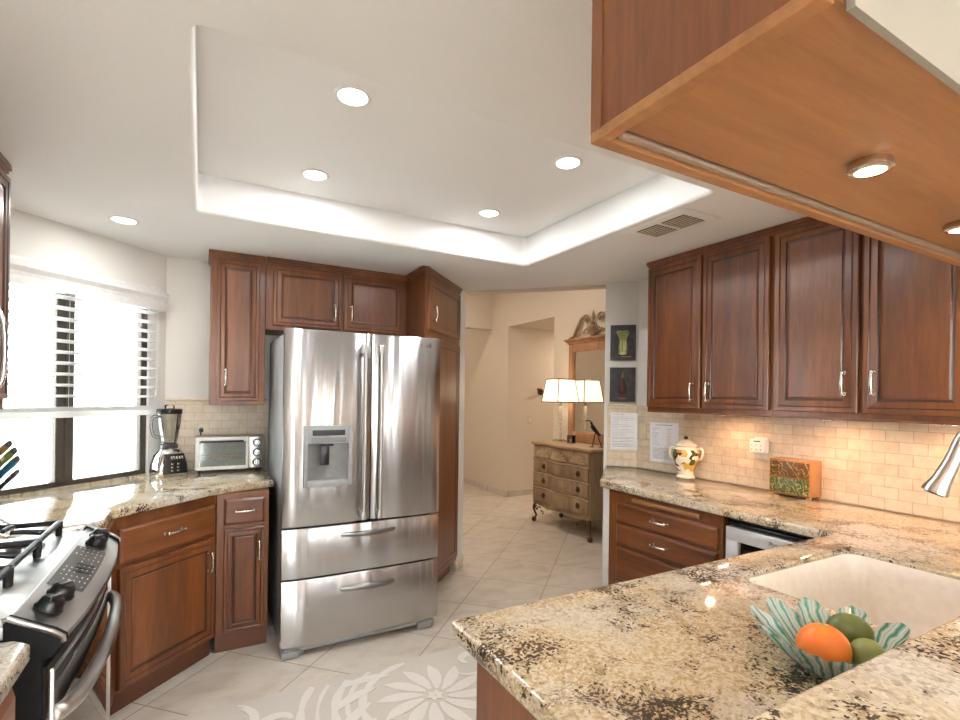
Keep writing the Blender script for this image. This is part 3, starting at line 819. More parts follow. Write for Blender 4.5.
# burners and grates
for x, y, rr in ((.15, .18, .042), (.15, .47, .034), (RW / 2, .33, .046), (RW - .15, .18, .034), (RW - .15, .47, .042)):
    bm = NB(); lathe(bm, [(rr + .014, .922), (rr + .012, .930), (rr, .934)], (x, y, 0)); bn = obj('burner', bm, 'steel2', r)
    bm = NB(); lathe(bm, [(rr, .934), (rr + .002, .940), (rr - .004, .946), (0, .947)], (x, y, 0)); obj('burner_cap', bm, 'iron', bn)
for gi, (a, b) in enumerate(((.03, .285), (.292, .543), (.55, .805))):
    bm = NB(); zt, y0, y1 = .966, .122, .60
    def bar(p, q, wd=.009): tube(bm, [p, q], wd, 8)
    bar((a, y0, zt), (b, y0, zt)); bar((a, y1, zt), (b, y1, zt)); bar((a, y0, zt), (a, y1, zt)); bar((b, y0, zt), (b, y1, zt)); bar((a, (y0 + y1) / 2, zt), (b, (y0 + y1) / 2, zt))
    for x, y in ((a, y0), (b, y0), (a, y1), (b, y1), (a, (y0 + y1) / 2), (b, (y0 + y1) / 2)): tube(bm, [(x, y, zt + .004), (x, y, .922)], [.011, .0095], 8)
    mx = (a + b) / 2
    for cy in (.24, .49):
        for dx, dy in ((1, 0), (-1, 0), (0, 1), (0, -1)):
            e = (b - a) / 2 if dx else .11
            pts = [(mx + dx * e, cy + dy * e, zt - .002), (mx + dx * e * .6, cy + dy * e * .6, zt + .006), (mx + dx * .025, cy + dy * .025, zt + .008)]
            tube(bm, pts, [.009, .0085, .007], 8)
    obj('grate', bm, 'iron', r)

# ------------------------------------------------------------------ wine cooler under the right counter
wc = thing('wine_cooler', 'white-framed glass-door wine cooler under the right counter', 'wine cooler', (2.18, 1.512, 0), R(-90))
bm = NB(); box(bm, .0, .505, .04, .60, .02, .862, .003); obj('body', bm, 'black', wc)
M['coolframe'] = plain('pale_silver_frame', (208, 206, 204), rough=.3, metal=.25)
bm = NB(); x0, x1, z0, z1 = .008, .497, .10, .828
for q in ((x0, x1, z1 - .062, z1), (x0, x1, z0, z0 + .06), (x0, x0 + .065, z0 + .06, z1 - .062), (x1 - .065, x1, z0 + .06, z1 - .062)): box(bm, q[0], q[1], -.012, .035, q[2], q[3], .002)
dr = obj('door', bm, 'coolframe', wc)
bm = NB(); box(bm, x0 + .06, x1 - .06, .005, .02, z0 + .055, z1 - .058); obj('door_glass', bm, 'ovenglass', dr)
bm = NB(); box(bm, .01, .495, .006, .05, .833, .848, .003); box(bm, .01, .495, .016, .05, .853, .866, .003); obj('top_vent', bm, 'iron', wc)
bm = NB(); tube(bm, spline([(.215, -.0135, 0.797), (.222, -.0135, 0.807), (.230, -.0135, 0.797), (.238, -.0135, 0.793), (.246, -.0135, 0.800), (.254, -.0135, 0.792), (.262, -.0135, 0.799), (.27, -.0135, 0.792), (.278, -.0135, 0.800), (.284, -.0135, 0.791), (.276, -.0135, 0.783)], 4), .0016, 6)
tube(bm, [(.214, -.0135, 0.789), (.232, -.0135, 0.802)], .0014, 6)
o = obj('script_badge', bm, 'ink', dr)
bm = NB(); tube(bm, [(.47, -.012, .35), (.47, -.04, .37), (.47, -.04, .60), (.47, -.012, .62)], .007); obj('handle', bm, 'chrome', dr)

# ------------------------------------------------------------------ sink and tap
s = thing('sink', 'white undermount porcelain sink in the peninsula worktop', 'sink', (1.6485, .673, .872))
def rr_ring(x, y, r_, n=6): return rrect(-x, x, -y, y, r_, n)
bm = NB(); rings = []
for hx, hy, rad, z in ((.2915, .2180, .048, .030), (.2895, .2160, .046, .0335), (.283, .2095, .044, .034), (.279, .2055, .045, .030), (.274, .2005, .055, 0), (.262, .190, .07, -.12), (.250, .178, .08, -.165), (.225, .153, .09, -.188), (.05, .05, .045, -.195)):
    rings.append([bm.verts.new((x, y, z)) for x, y in rr_ring(hx, hy, rad)])
n = len(rings[0])
for A, B in zip(rings, rings[1:]):
    for k in range(n): bm.faces.new((A[k], A[(k + 1) % n], B[(k + 1) % n], B[k]))
bm.faces.new(rings[-1])
out = []
for hx, hy, rad, z in ((.2915, .2180, .048, -.01), (.275, .205, .085, -.16), (.22, .15, .09, -.212)):
    out.append([bm.verts.new((x, y, z)) for x, y in rr_ring(hx, hy, rad)])
for A, B in zip([rings[0]] + out, out):
    for k in range(n): bm.faces.new((A[k], B[k], B[(k + 1) % n], A[(k + 1) % n]))
bm.faces.new(out[-1][::-1])
obj('basin', bm, 'porc', s)
bm = NB(); lathe(bm, [(.045, -.196), (.045, -.190), (.03, -.189), (.028, -.193), (0, -.193)]); obj('drain', bm, 'chrome', s)
t = thing('faucet', 'brushed steel gooseneck pull-down faucet at the right edge over the sink', 'faucet', (1.563, .408, .904), R(36))
bm = NB(); lathe(bm, [(.032, .0105), (.032, .016), (.027, .022), (.024, .05), (.022, .10), (.016, .14), (.0145, .16)]); obj('base', bm, 'steel2', t)
bm = NB(); nk = spline([(0, 0, .12), (0, -.002, .28), (0, .002, .41), (0, .018, .462), (0, .048, .468), (0, .074, .432), (0, .088, .392)], 8); tube(bm, nk, .0145, 16); obj('neck', bm, 'steel2', t)
bm = NB(); tube(bm, [(0, .0865, .398), (0, .090, .385), (0, .095, .372), (0, .110, .335), (0, .1205, .312), (0, .1225, .307)], [.0150, .0158, .0162, .0195, .0255, .0248], 20)
hd = obj('spray_head', bm, 'steel2', t)
bm = NB(); tube(bm, [(0, .1215, .309), (0, .1232, .3045)], [.020, .018], 20); obj('nozzle', bm, 'black', hd)
bm = NB(); tube(bm, spline([(.02, 0, .07), (.05, .0, .08), (.075, .0, .11), (.09, 0, .15)], 5), .007); obj('lever', bm, 'steel2', t)
# ------------------------------------------------------------------ ceiling lights and vent
M['lens'] = emit('lit_lens', (255, 250, 240), 14)
M['warmlens'] = emit('lit_warm_lens', (255, 226, 180), 12)
def downlight(x, y, z, label, p=P_DOWN):
    t = thing('recessed_light', label, 'ceiling light', (x, y, z), 0, 'recessed ceiling lights')
    bm = NB(); lathe(bm, [(.050, -.001), (.052, -.005), (.062, -.005), (.067, -.001), (.067, .0), (.050, .0)], seg=40); obj('trim_ring', bm, 'trimw', t)
    bm = NB(); lathe(bm, [(.0515, -.0008), (.03, -.003), (0, -.0035)], seg=40); obj('lens', bm, 'lens', t)
    lamp('lamp_beam', t, (0, 0, -.012), p, C_DOWN, size=.13)
downlight(.455, 1.779, TZ - .0195, 'largest, nearest recessed light in the raised ceiling tray')
downlight(1.426, 1.788, TZ - .0195, 'recessed light in the raised tray nearest the hanging cabinet')
downlight(.464, 2.505, TZ - .0195, 'recessed light at the far left of the raised tray, above the fridge handles')
downlight(1.432, 2.507, TZ - .0195, 'recessed light at the far right of the raised tray, nearest the hallway')
downlight(-.356, 3.109, CZ, 'recessed light alone in the low ceiling in front of the window', 1.8)
# unseen lights added behind the camera so the living space is not dark
for i, (x, y) in enumerate(((.2, -.9), (1.7, -.9), (.2, -2.4), (1.7, -2.4))):
    downlight(x, y, CZ, 'added unseen recessed light over the living space, %s' % ('near left', 'near right', 'far left', 'far right')[i], P_BACK * (.4 if y > -1 else 1))

# unseen fill uplights added behind the camera to brighten the ceiling
for x, y, lab in ((-.6, -2.2, 'added torchiere-style fill light, unseen, beside the left wall of the living space'), (1.55, -2.9, 'added torchiere-style fill light, unseen, in the middle of the living space')):
    t = thing('added_uplight', lab, 'lamp', (x, y, 0))
    bm = NB(); lathe(bm, [(.13, 0), (.13, .015), (.03, .03), (0, .03)]); obj('base', bm, 'steel2', t)
    bm = NB(); cyl(bm, (0, 0, .02), (0, 0, 1.66), .012); obj('pole', bm, 'steel2', t)
    bm = NB(); lathe(bm, [(.0, 1.65), (.05, 1.65), (.17, 1.79), (.165, 1.795), (.05, 1.665), (0, 1.665)]); obj('bowl_shade', bm, 'white', t)
    bm = NB(); lathe(bm, [(.04, 1.666), (.04, 1.685), (0, 1.69)]); obj('bulb', bm, 'lens', t)
    lamp('lamp_beam', t, (0, 0, 1.695), P_FILL, C_DOWN, size=.08, rot=(R(180), 0, 0))

t = thing('ceiling_vent', 'white ceiling air vent with two dark louvred grilles', 'vent', (2.035, 1.742, CZ))
bm = NB(); box(bm, -.125, .125, -.20, .20, -.006, 0, .003); obj('frame', bm, 'ceil', t)
M['ventdark'] = plain('vent_shadow', (96, 86, 74), rough=.8)
for y0, y1 in ((-.145, -.012), (.012, .145)):
    bm = NB(); box(bm, -.075, .075, y0, y1, -.0075, -.004); g = obj('grille', bm, 'ventdark', t, False)
    bm = NB()
    for k in range(7):
        x = -.065 + k * .0215; box(bm, x, x + .006, y0, y1, -.011, -.006)
    obj('louvre', bm, 'almond', g, False)

def puck(name, x, y, z, label, p, grp):
    t = thing(name, label, 'cabinet light', (x, y, z), 0, grp)
    bm = NB(); lathe(bm, [(.0, 0), (.031, 0), (.034, -.004), (.034, -.015), (.029, -.018), (.023, -.0175), (.023, -.0155)], seg=32); obj('housing', bm, 'nickel', t)
    bm = NB(); lathe(bm, [(.0235, -.015), (.0235, -.017), (0, -.018)], seg=32); obj('lens', bm, 'warmlens', t)
    lamp('lamp_beam', t, (0, 0, -.028), p, C_WARM, size=.05)
puck('puck_light', 1.012, .437, 1.838, 'round puck light lit under the hanging cabinet, fully in view', P_PUCK, 'puck lights under the hanging cabinet')
puck('puck_light', 1.535, .478, 1.838, 'round puck light under the hanging cabinet cut by the right edge of the photo', P_PUCK, 'puck lights under the hanging cabinet')
for y, lab in ((1.86, 'nearest the hallway'), (1.30, 'above the small wooden chest'), (.85, 'nearest the sink')):
    puck('puck_light', 2.63, y, 1.345, 'puck light under the right wall cabinets, ' + lab, P_UNDER, 'puck lights under the right wall cabinets')

# ------------------------------------------------------------------ window blind
t = thing('window_blind', 'white slatted blind half raised in the kitchen window', 'blind', WL + Vector((.022, -.022, 0)), WA)
bm = NB(); a, b = H0 - .005, H1 - .012
prof = [(.03, 1.925), (-.028, 1.925), (-.030, 1.965), (-.036, 1.985), (-.052, 2.008), (-.055, 2.03), (.03, 2.03)]
b2 = NB(); A = [b2.verts.new((a, y, z)) for y, z in prof]; B = [b2.verts.new((b + .004, y, z)) for y, z in prof]
for k in range(len(prof)): b2.faces.new((A[k], A[(k + 1) % 7], B[(k + 1) % 7], B[k]))
b2.faces.new(A); b2.faces.new(B[::-1]); bmesh.ops.recalc_face_normals(b2, faces=b2.faces[:]); merge(bm, b2)
obj('valance', bm, 'trimw', t, False)
def slat_mat():
    tn = NT('white_slat'); d = tn.b; d.inputs['Base Color'].default_value = s2l((244, 244, 242)); tn.set(rough=.5)
    tl = tn.n('ShaderNodeBsdfTranslucent'); tl.inputs[0].default_value = s2l((250, 250, 250)); mx = tn.n('ShaderNodeMixShader'); mx.inputs[0].default_value = .35
    tn.l(d.outputs[0], mx.inputs[1]); tn.l(tl.outputs[0], mx.inputs[2]); tn.l(mx.outputs[0], tn.out.inputs[0]); return tn.m
M['slat'] = slat_mat()
for k in range(10):
    z = 1.905 - .057 * k
    bm = NB(); box(bm, a + .05, b - .045, -.024, .026, -.0016, .0016, .001, 1)
    bmesh.ops.transform(bm, matrix=Matrix.Translation((0, .005, z)) @ Matrix.Rotation(R(-14), 4, 'X'), verts=bm.verts[:])
    obj('slat', bm, 'slat', t, False)
bm = NB(); box(bm, a + .045, b - .04, -.022, .03, 1.280, 1.314, .004)
for k in range(4): box(bm, a + .047, b - .042, -.021, .029, 1.315 + k * .0055, 1.319 + k * .0055)
obj('bottom_rail', bm, 'slat', t, False)
for x in (.16, .50, .84):
    bm = NB()
    for y in (-.02, .03): tube(bm, [(x, y, 1.30), (x, y, 1.93)], .0012, 6)
    obj('ladder_cord', bm, 'white', t)
bm = NB(); tube(bm, [(b - .06, -.035, 1.93), (b - .06, -.032, 1.43)], .0016, 6); lathe(bm, [(.004, 1.40), (.007, 1.405), (.003, 1.43)], (b - .06, -.032, 0), 10); obj('pull_cord', bm, 'white', t)

# ------------------------------------------------------------------ garden pavilion seen faintly through the glass
bm = NB(); box(bm, -14, 1.2, 4.6, 18, -.12, -.06); struct('ground_outside', bm, paint('pale_gravel', (214, 210, 200)))
M['stucco'] = paint('pale_stucco', (232, 230, 224)); M['rooft'] = plain('pale_roof_tile', (206, 200, 192), rough=.8)
t = thing('garden_pavilion', 'pale garden pavilion with a hipped roof faintly seen through the window', 'pavilion', (-4.75, 9.3, -.06), R(45))
for sx in (-1, 1):
    for sy in (-1, 1):
        bm = NB(); box(bm, sx * .75 - .06, sx * .75 + .06, sy * .75 - .06, sy * .75 + .06, 0, .42); obj('post', bm, 'stucco', t)
bm = NB(); box(bm, -.85, .85, -.85, .85, .40, .47, .01)
rg = [[bm.verts.new((x * h, y * h, z)) for x, y in ((-1, -1), (1, -1), (1, 1), (-1, 1))] for h, z in ((.95, .47), (.70, .60), (.68, .62), (.42, .74), (.40, .76), (.06, .86))]
for A, B in zip(rg, rg[1:]):
    for k in range(4): bm.faces.new((A[k], A[(k + 1) % 4], B[(k + 1) % 4], B[k]))
bm.faces.new(rg[-1]); bm.faces.new(rg[0][::-1]); obj('roof', bm, 'rooft', t, False)
bm = NB(); lathe(bm, [(.04, .85), (.03, .90), (.07, .95), (.05, 1.0), (0, 1.03)]); obj('finial', bm, 'rooft', t)

# ------------------------------------------------------------------ things on the left worktop
t = thing('blender', 'chrome and black blender with a clear glass jar in the window corner', 'blender', (-.172, 3.628, .914), R(22))
t.scale = (.93, .93, 1.03)
def sq_ring(hx, hy, rad): return rrect(-hx, hx, -hy, hy, rad, 4)
def loft_rings(bm, spec, cap=True):
    b2 = NB(); rings = [[b2.verts.new((x, y, z)) for x, y in sq_ring(hx, hy, rd)] for hx, hy, rd, z in spec]
    n = len(rings[0])
    for A, B in zip(rings, rings[1:]):
        for k in range(n): b2.faces.new((A[k], A[(k + 1) % n], B[(k + 1) % n], B[k]))
    if cap: b2.faces.new(rings[0][::-1]); b2.faces.new(rings[-1])
    bmesh.ops.recalc_face_normals(b2, faces=b2.faces[:]); merge(bm, b2)
bm = NB(); loft_rings(bm, [(.092, .082, .02, 0), (.095, .085, .025, .012), (.092, .082, .03, .06), (.080, .072, .035, .115), (.060, .056, .04, .15), (.050, .05, .045, .158)]); base = obj('base', bm, 'chrome', t)
bm = NB(); loft_rings(bm, [(.074, .016, .012, .010), (.072, .018, .012, .06), (.060, .016, .012, .128)]); bmesh.ops.transform(bm, matrix=Matrix.Translation((.008, -.076, 0)) @ Matrix.Rotation(R(-8), 4, 'X'), verts=bm.verts[:]); fp = obj('front_panel', bm, 'black', base)
for q in [(-.028 + k * .016, -.017 + k * .016, -.082, -.07, .095, .115) for k in range(5)] + [(-.03 + i * .035, -.015 + i * .035, -.094, -.08, .025 + j * .02, .035 + j * .02) for i in range(2) for j in range(3)]:
    bm = NB(); box(bm, *q, .002); bmesh.ops.translate(bm, vec=(.012, .002, 0), verts=bm.verts[:]); obj('button', bm, 'nickel', base)
bm = NB(); lathe(bm, [(.05, .156), (.052, .16), (.052, .178), (.046, .184)]); obj('collar', bm, 'keypad', t)
bm = NB()
prof = [(.040, .184), (.046, .20), (.060, .28), (.070, .365), (.066, .365), (.056, .28), (.042, .204), (0, .20)]
lathe(bm, prof, seg=12); jar = obj('glass_jar', bm, 'jarglass', t, True, 20)
bm = NB(); tube(bm, spline([(-.058, 0, .345), (-.095, 0, .345), (-.105, 0, .29), (-.09, 0, .235), (-.048, 0, .225)], 6), .009, 10); obj('jar_handle', bm, 'jarglass', jar)
bm = NB(); lathe(bm, [(.071, .362), (.074, .366), (.074, .388), (.068, .392), (0, .392)], seg=32); obj('lid', bm, 'black', t)
bm = NB(); lathe(bm, [(.028, .392), (.030, .41), (.026, .415), (0, .415)]); obj('lid_cap', bm, 'jarglass', t)

t = thing('toaster_oven', 'silver toaster oven with three knobs beside the fridge', 'toaster oven', (-.033, 3.578, .914), 0)
bm = NB(); TW = .402; box(bm, 0, TW, .006, .19, .018, .228, .012, 3); obj('housing', bm, 'steel2', t)
bm = NB()
for q in ((.0, .30, .020, .042), (.0, .30, .198, .226), (.0, .028, .042, .198), (.285, .30, .042, .198)): box(bm, q[0] + .002, q[1], -.008, .008, q[2], q[3], .003)
dd = obj('door', bm, 'white', t)
M['toastglass'] = plain('toaster_window_glass', (120, 132, 130), rough=.06, coat=.5)
bm = NB(); box(bm, .026, .287, -.003, .006, .04, .20); obj('window', bm, 'toastglass', dd)
bm = NB()
for k in range(4): tube(bm, [(.035, -.006, .085 + k * .012), (.28, -.006, .085 + k * .012)], .0018, 6)
obj('rack', bm, 'chrome', dd)
bm = NB(); tube(bm, [(.03, -.008, .195), (.03, -.03, .20), (.27, -.03, .20), (.27, -.008, .195)], .007); obj('door_handle', bm, 'black', dd)
bm = NB(); box(bm, .303, TW - .004, .0, .01, .022, .224, .003); obj('control_strip', bm, 'steel2', t)
for z in (.058, .122, .186):
    bm = NB(); cyl(bm, (.352, .0, z), (.352, -.004, z), .026, 24); kb = obj('knob', bm, 'black', t)
    bm = NB(); cyl(bm, (.352, -.004, z), (.352, -.018, z), .019, 24); box(bm, .348, .356, -.022, -.016, z - .018, z + .018, .002); obj('knob_cap', bm, 'chrome', kb)
for x in (.03, TW - .03):
    for y in (.03, .165):
        bm = NB(); cyl(bm, (x, y, 0), (x, y, .02), .011, 12); obj('foot', bm, 'black', t)

t = thing('wall_outlet', 'beige outlet plate with a black plug above the toaster oven', 'outlet', (.012, 3.782, 1.158), 0)
bm = NB(); box(bm, -.036, .036, -.006, 0, -.058, .058, .003); obj('plate', bm, 'almond', t)
bm = NB(); cyl(bm, (-.012, -.006, .02), (-.012, -.045, .015), .013, 14); tube(bm, spline([(-.012, -.045, .015), (-.014, -.062, 0), (-.014, -.055, -.05), (-.014, -.045, -.12)], 5), .004, 8); obj('plug', bm, 'black', t)

t = thing('knife_block', 'wooden knife block at the left edge in front of the window', 'knife block', (-.875, 2.93, .914), R(-28))
bm = NB(); b2 = NB()
prof = [(-.10, 0), (.06, 0), (.085, .055), (-.03, .085), (-.08, .075)]
A = [b2.verts.new((x, -.05, z)) for x, z in prof]; B = [b2.verts.new((x, .05, z)) for x, z in prof]
for k in range(5): b2.faces.new((A[k], A[(k + 1) % 5], B[(k + 1) % 5], B[k]))
b2.faces.new(A); b2.faces.new(B[::-1]); bmesh.ops.recalc_face_normals(b2, faces=b2.faces[:]); merge(bm, b2)
obj('block', bm, 'wood', t, False)
M['kolive'] = plain('olive_handle', (150, 128, 66), rough=.4); M['kgreen'] = plain('green_handle', (112, 124, 40), rough=.4); M['kteal'] = plain('teal_handle', (20, 98, 128), rough=.4)
for (px_, m, tip, L, wd, lab) in ((0, 'kolive', (-.722, 2.885, 1.192), .15, .017, 'knife with an olive handle, topmost at the left edge'), (1, 'kgreen', (-.708, 2.893, 1.160), .15, .019, 'knife with a green handle marked with a white ring'), (2, 'kteal', (-.700, 2.902, 1.122), .15, .019, 'knife with a teal handle'), (3, 'black', (-.700, 2.905, 1.066), .15, .010, 'knife with a black riveted handle, lowest at the left edge')):
    tip = Vector(tip); d = Vector((-.64, .34, -.69)).normalized()
    t = thing('kitchen_knife', lab, 'knife', tip, 0, 'knives in the block')
    q = Vector((0, 0, 1)).rotation_difference(d).to_matrix().to_4x4()
    bm = NB(); b2 = NB(); loft_rings(b2, [(wd * .8, .008, .006, .012), (wd, .010, .008, .03), (wd * .85, .009, .008, .08), (wd, .010, .008, L - .02)]); merge(bm, b2, 0, q)
    h = obj('handle', bm, m, t)
    bm = NB(); b2 = NB(); loft_rings(b2, [(wd * .7, .007, .005, -.002), (wd * .85, .009, .006, .014)]); merge(bm, b2, 0, q); obj('end_cap', bm, 'keypad', t)
    bm = NB(); b2 = NB()
    if m in ('black', 'kgreen'):
        for z in ((.035, .07, .105) if m == 'black' else (.06,)):
            cyl(b2, (0, -.0108, z), (0, .0108, z), .005 if m == 'black' else .011, 12)
        merge(bm, b2, 0, q); obj('rivet' if m == 'black' else 'white_ring', bm, 'white', h)
    else: bm.free(); b2.free()
    bm = NB(); b2 = NB(); box(b2, -wd * .7, wd * .7, -.001, .001, L - .021, L + .035); merge(bm, b2, 0, q); obj('blade', bm, 'chrome', t)

# ------------------------------------------------------------------ things on the right worktop and wall
def jar_mat():
    tn = NT('floral_glaze'); v = tn.coord()
    sp = tn.n('ShaderNodeSeparateXYZ'); tn.l(v, sp.inputs[0])
    wv = tn.n('ShaderNodeTexVoronoi'); tn.l(v, wv.inputs['Vector']); wv.inputs['Scale'].default_value = 32
    sc_ = tn.n('ShaderNodeSeparateColor'); tn.l(wv.outputs['Color'], sc_.inputs[0])
    pat = tn.ramp(sc_.outputs[0], [(0, (206, 170, 84)), (.22, (72, 96, 52)), (.42, (132, 36, 26)), (.60, (236, 226, 200)), (.72, (190, 132, 50)), (.86, (86, 48, 40))], 'CONSTANT')
    band = tn.math('MULTIPLY', tn.math('GREATER_THAN', sp.outputs[2], .045), tn.math('LESS_THAN', sp.outputs[2], .178))
    n = tn.math('GREATER_THAN', tn.noise(v, 11, 2), .42)
    tn.col(tn.mix(tn.math('MULTIPLY', band, n), (240, 230, 208), pat)); tn.set(rough=.2, coat=.4); return tn.m
M['jar'] = jar_mat(); M['cream'] = plain('cream_ceramic', (240, 230, 208), rough=.2, coat=.4); M['darkknob'] = plain('dark_brown_knob', (66, 40, 30), rough=.3)
t = thing('ginger_jar', 'cream lidded ceramic jar painted with flowers and fruit', 'jar', (2.735, 2.185, .9145), R(-55))
t.scale = (1.06, 1.06, 1.04)
bm = NB(); lathe(bm, [(.048, 0), (.055, .004), (.055, .012), (.044, .022), (.044, .034), (.060, .075), (.076, .125), (.078, .155), (.068, .182), (.052, .194), (.052, .197), (0, .197)], seg=36); bd = obj('body', bm, 'jar', t)
bm = NB(); lathe(bm, [(.060, .196), (.064, .202), (.060, .210), (.046, .220), (.030, .234), (.012, .238), (0, .238)], seg=32); ld = obj('lid', bm, 'cream', t)
bm = NB(); ball(bm, (0, 0, .248), .013, sz=.9); obj('lid_knob', bm, 'darkknob', ld)
for sgn in (-1, 1):
    bm = NB(); tube(bm, spline([(sgn * .066, 0, .178), (sgn * .084, 0, .184), (sgn * .093, 0, .155), (sgn * .084, 0, .125), (sgn * .072, 0, .118)], 6), .009, 10); obj('handle', bm, 'cream', t)

def mosaic(name, c1, c2, c3):
    tn = NT(name); v = tn.coord((1, 1, 1)); n = tn.n('ShaderNodeTexWave'); tn.l(tn.coord((1, 1, 1), (0, R(35), 0)), n.inputs[0]); n.inputs['Scale'].default_value = 11; n.inputs['Distortion'].default_value = 16; n.inputs['Detail'].default_value = 3; n.inputs['Detail Scale'].default_value = 2
    tn.col(tn.ramp(n.outputs[1], [(0, c1), (.5, c2), (.8, c1), (.95, c3)])); tn.set(rough=.3); return tn.m
M['carv1'] = mosaic('red_carved_front', (92, 58, 28), (122, 84, 40), (176, 150, 90)); M['carv2'] = mosaic('green_carved_front', (66, 80, 46), (98, 110, 60), (176, 160, 96))
t = thing('wooden_chest', 'small wooden chest with two carved coloured drawer fronts on the right worktop', 'chest', (2.690, 1.616, .9145), R(-88))
CW, CD, CH = .208, .116, .196
bm = NB(); box(bm, 0, CW, .004, CD, .012, CH, .003)
obj('case', bm, M.setdefault('chestwood', wood('chest_wood', (146, 92, 50), (170, 112, 64), (188, 130, 80), .4)), t)
for i, (z0, z1, m) in enumerate(((.020, .099, 'carv2'), (.107, .187, 'carv1'))):
    bm = NB(); box(bm, .008, CW - .008, -.003, .008, z0, z1, .002); obj('drawer', bm, m, t)
for x in (.012, CW - .012):
    for y in (.014, CD - .012):
        bm = NB(); box(bm, x - .01, x + .01, y - .008, y + .008, 0, .013, .002); obj('foot', bm, 'oak', t)

t = thing('wall_outlet', 'outlet with a white multi-socket adapter behind the small wooden chest', 'outlet', (2.812, 1.735, 1.148), R(-90))
bm = NB(); box(bm, -.038, .038, -.006, 0, -.06, .06, .003); obj('plate', bm, 'white', t)
bm = NB(); box(bm, -.044, .05, -.045, -.006, -.028, .05, .006); ad = obj('adapter', bm, 'white', t)
bm = NB(); box(bm, -.018, .02, -.0465, -.044, .036, .042)
for i in range(3):
    for j in range(2): box(bm, -.03 + i * .026, -.027 + i * .026, -.0465, -.044, -.012 + j * .024, -.004 + j * .024)
obj('sockets', bm, 'keypad', ad, False)
t = thing('switch_plate', 'almond switch plate between the two papers on the tiled wall', 'switch', (2.812, 2.617, 1.182), R(-90))
bm = NB(); box(bm, -.036, .036, -.006, 0, -.058, .058, .003); obj('plate', bm, 'almond', t)
bm = NB(); box(bm, -.016, .016, -.010, -.005, -.032, .032, .003); obj('rocker', bm, 'almond', t)

def paper(label, loc, rot, wd, ht, tilt, rows, seed):
    t = thing('paper_sheet', label, 'paper', loc, rot)
    bm = NB(); box(bm, 0, wd, -.0012, 0, 0, ht); m = Matrix.Rotation(R(tilt), 4, 'Y'); bmesh.ops.transform(bm, matrix=m, verts=bm.verts[:]); obj('sheet', bm, 'paper', t, False)
    rnd = random.Random(seed); bm = NB()
    for a, b, z0, h in rows(rnd): box(bm, a * wd, b * wd, -.0016, -.0011, z0 * ht, z0 * ht + h)
    bmesh.ops.transform(bm, matrix=m, verts=bm.verts[:]); obj('printed_lines', bm, 'ink', t, False)
def rows1(r_):
    out = [(.08, .5, .95, .0022)]
    for k in range(20):
        z = .88 - k * .042; out.append((.06, .06 + r_.uniform(.5, .86) if k not in (3, 4, 7) else .3, z, .0014))
    for z in (.09, .14, .22, .31): out.append((.05, .95, z, .0016))
    return out
def rows2(r_):
    out = [(.2, .8, .93, .004)]
    for k in range(9):
        out.append((.08, .08 + r_.uniform(.1, .28), .84 - k * .05, .0018)); out.append((.6, .6 + r_.uniform(.12, .2), .84 - k * .05, .0022))
    for k in range(9): out.append((.08, .9 - r_.uniform(0, .12), .34 - k * .032, .0022))
    return out
paper('printed white sheet on the tiled end wall below the aubergine picture', (2.6765, 2.8095, 1.040), R(-45), .198, .275, 0, rows1, 1)
paper('printed white sheet on the tiled right wall behind the ceramic jar', (2.8105, 2.545, .978), R(-90), .245, .275, -1.5, rows2, 2)

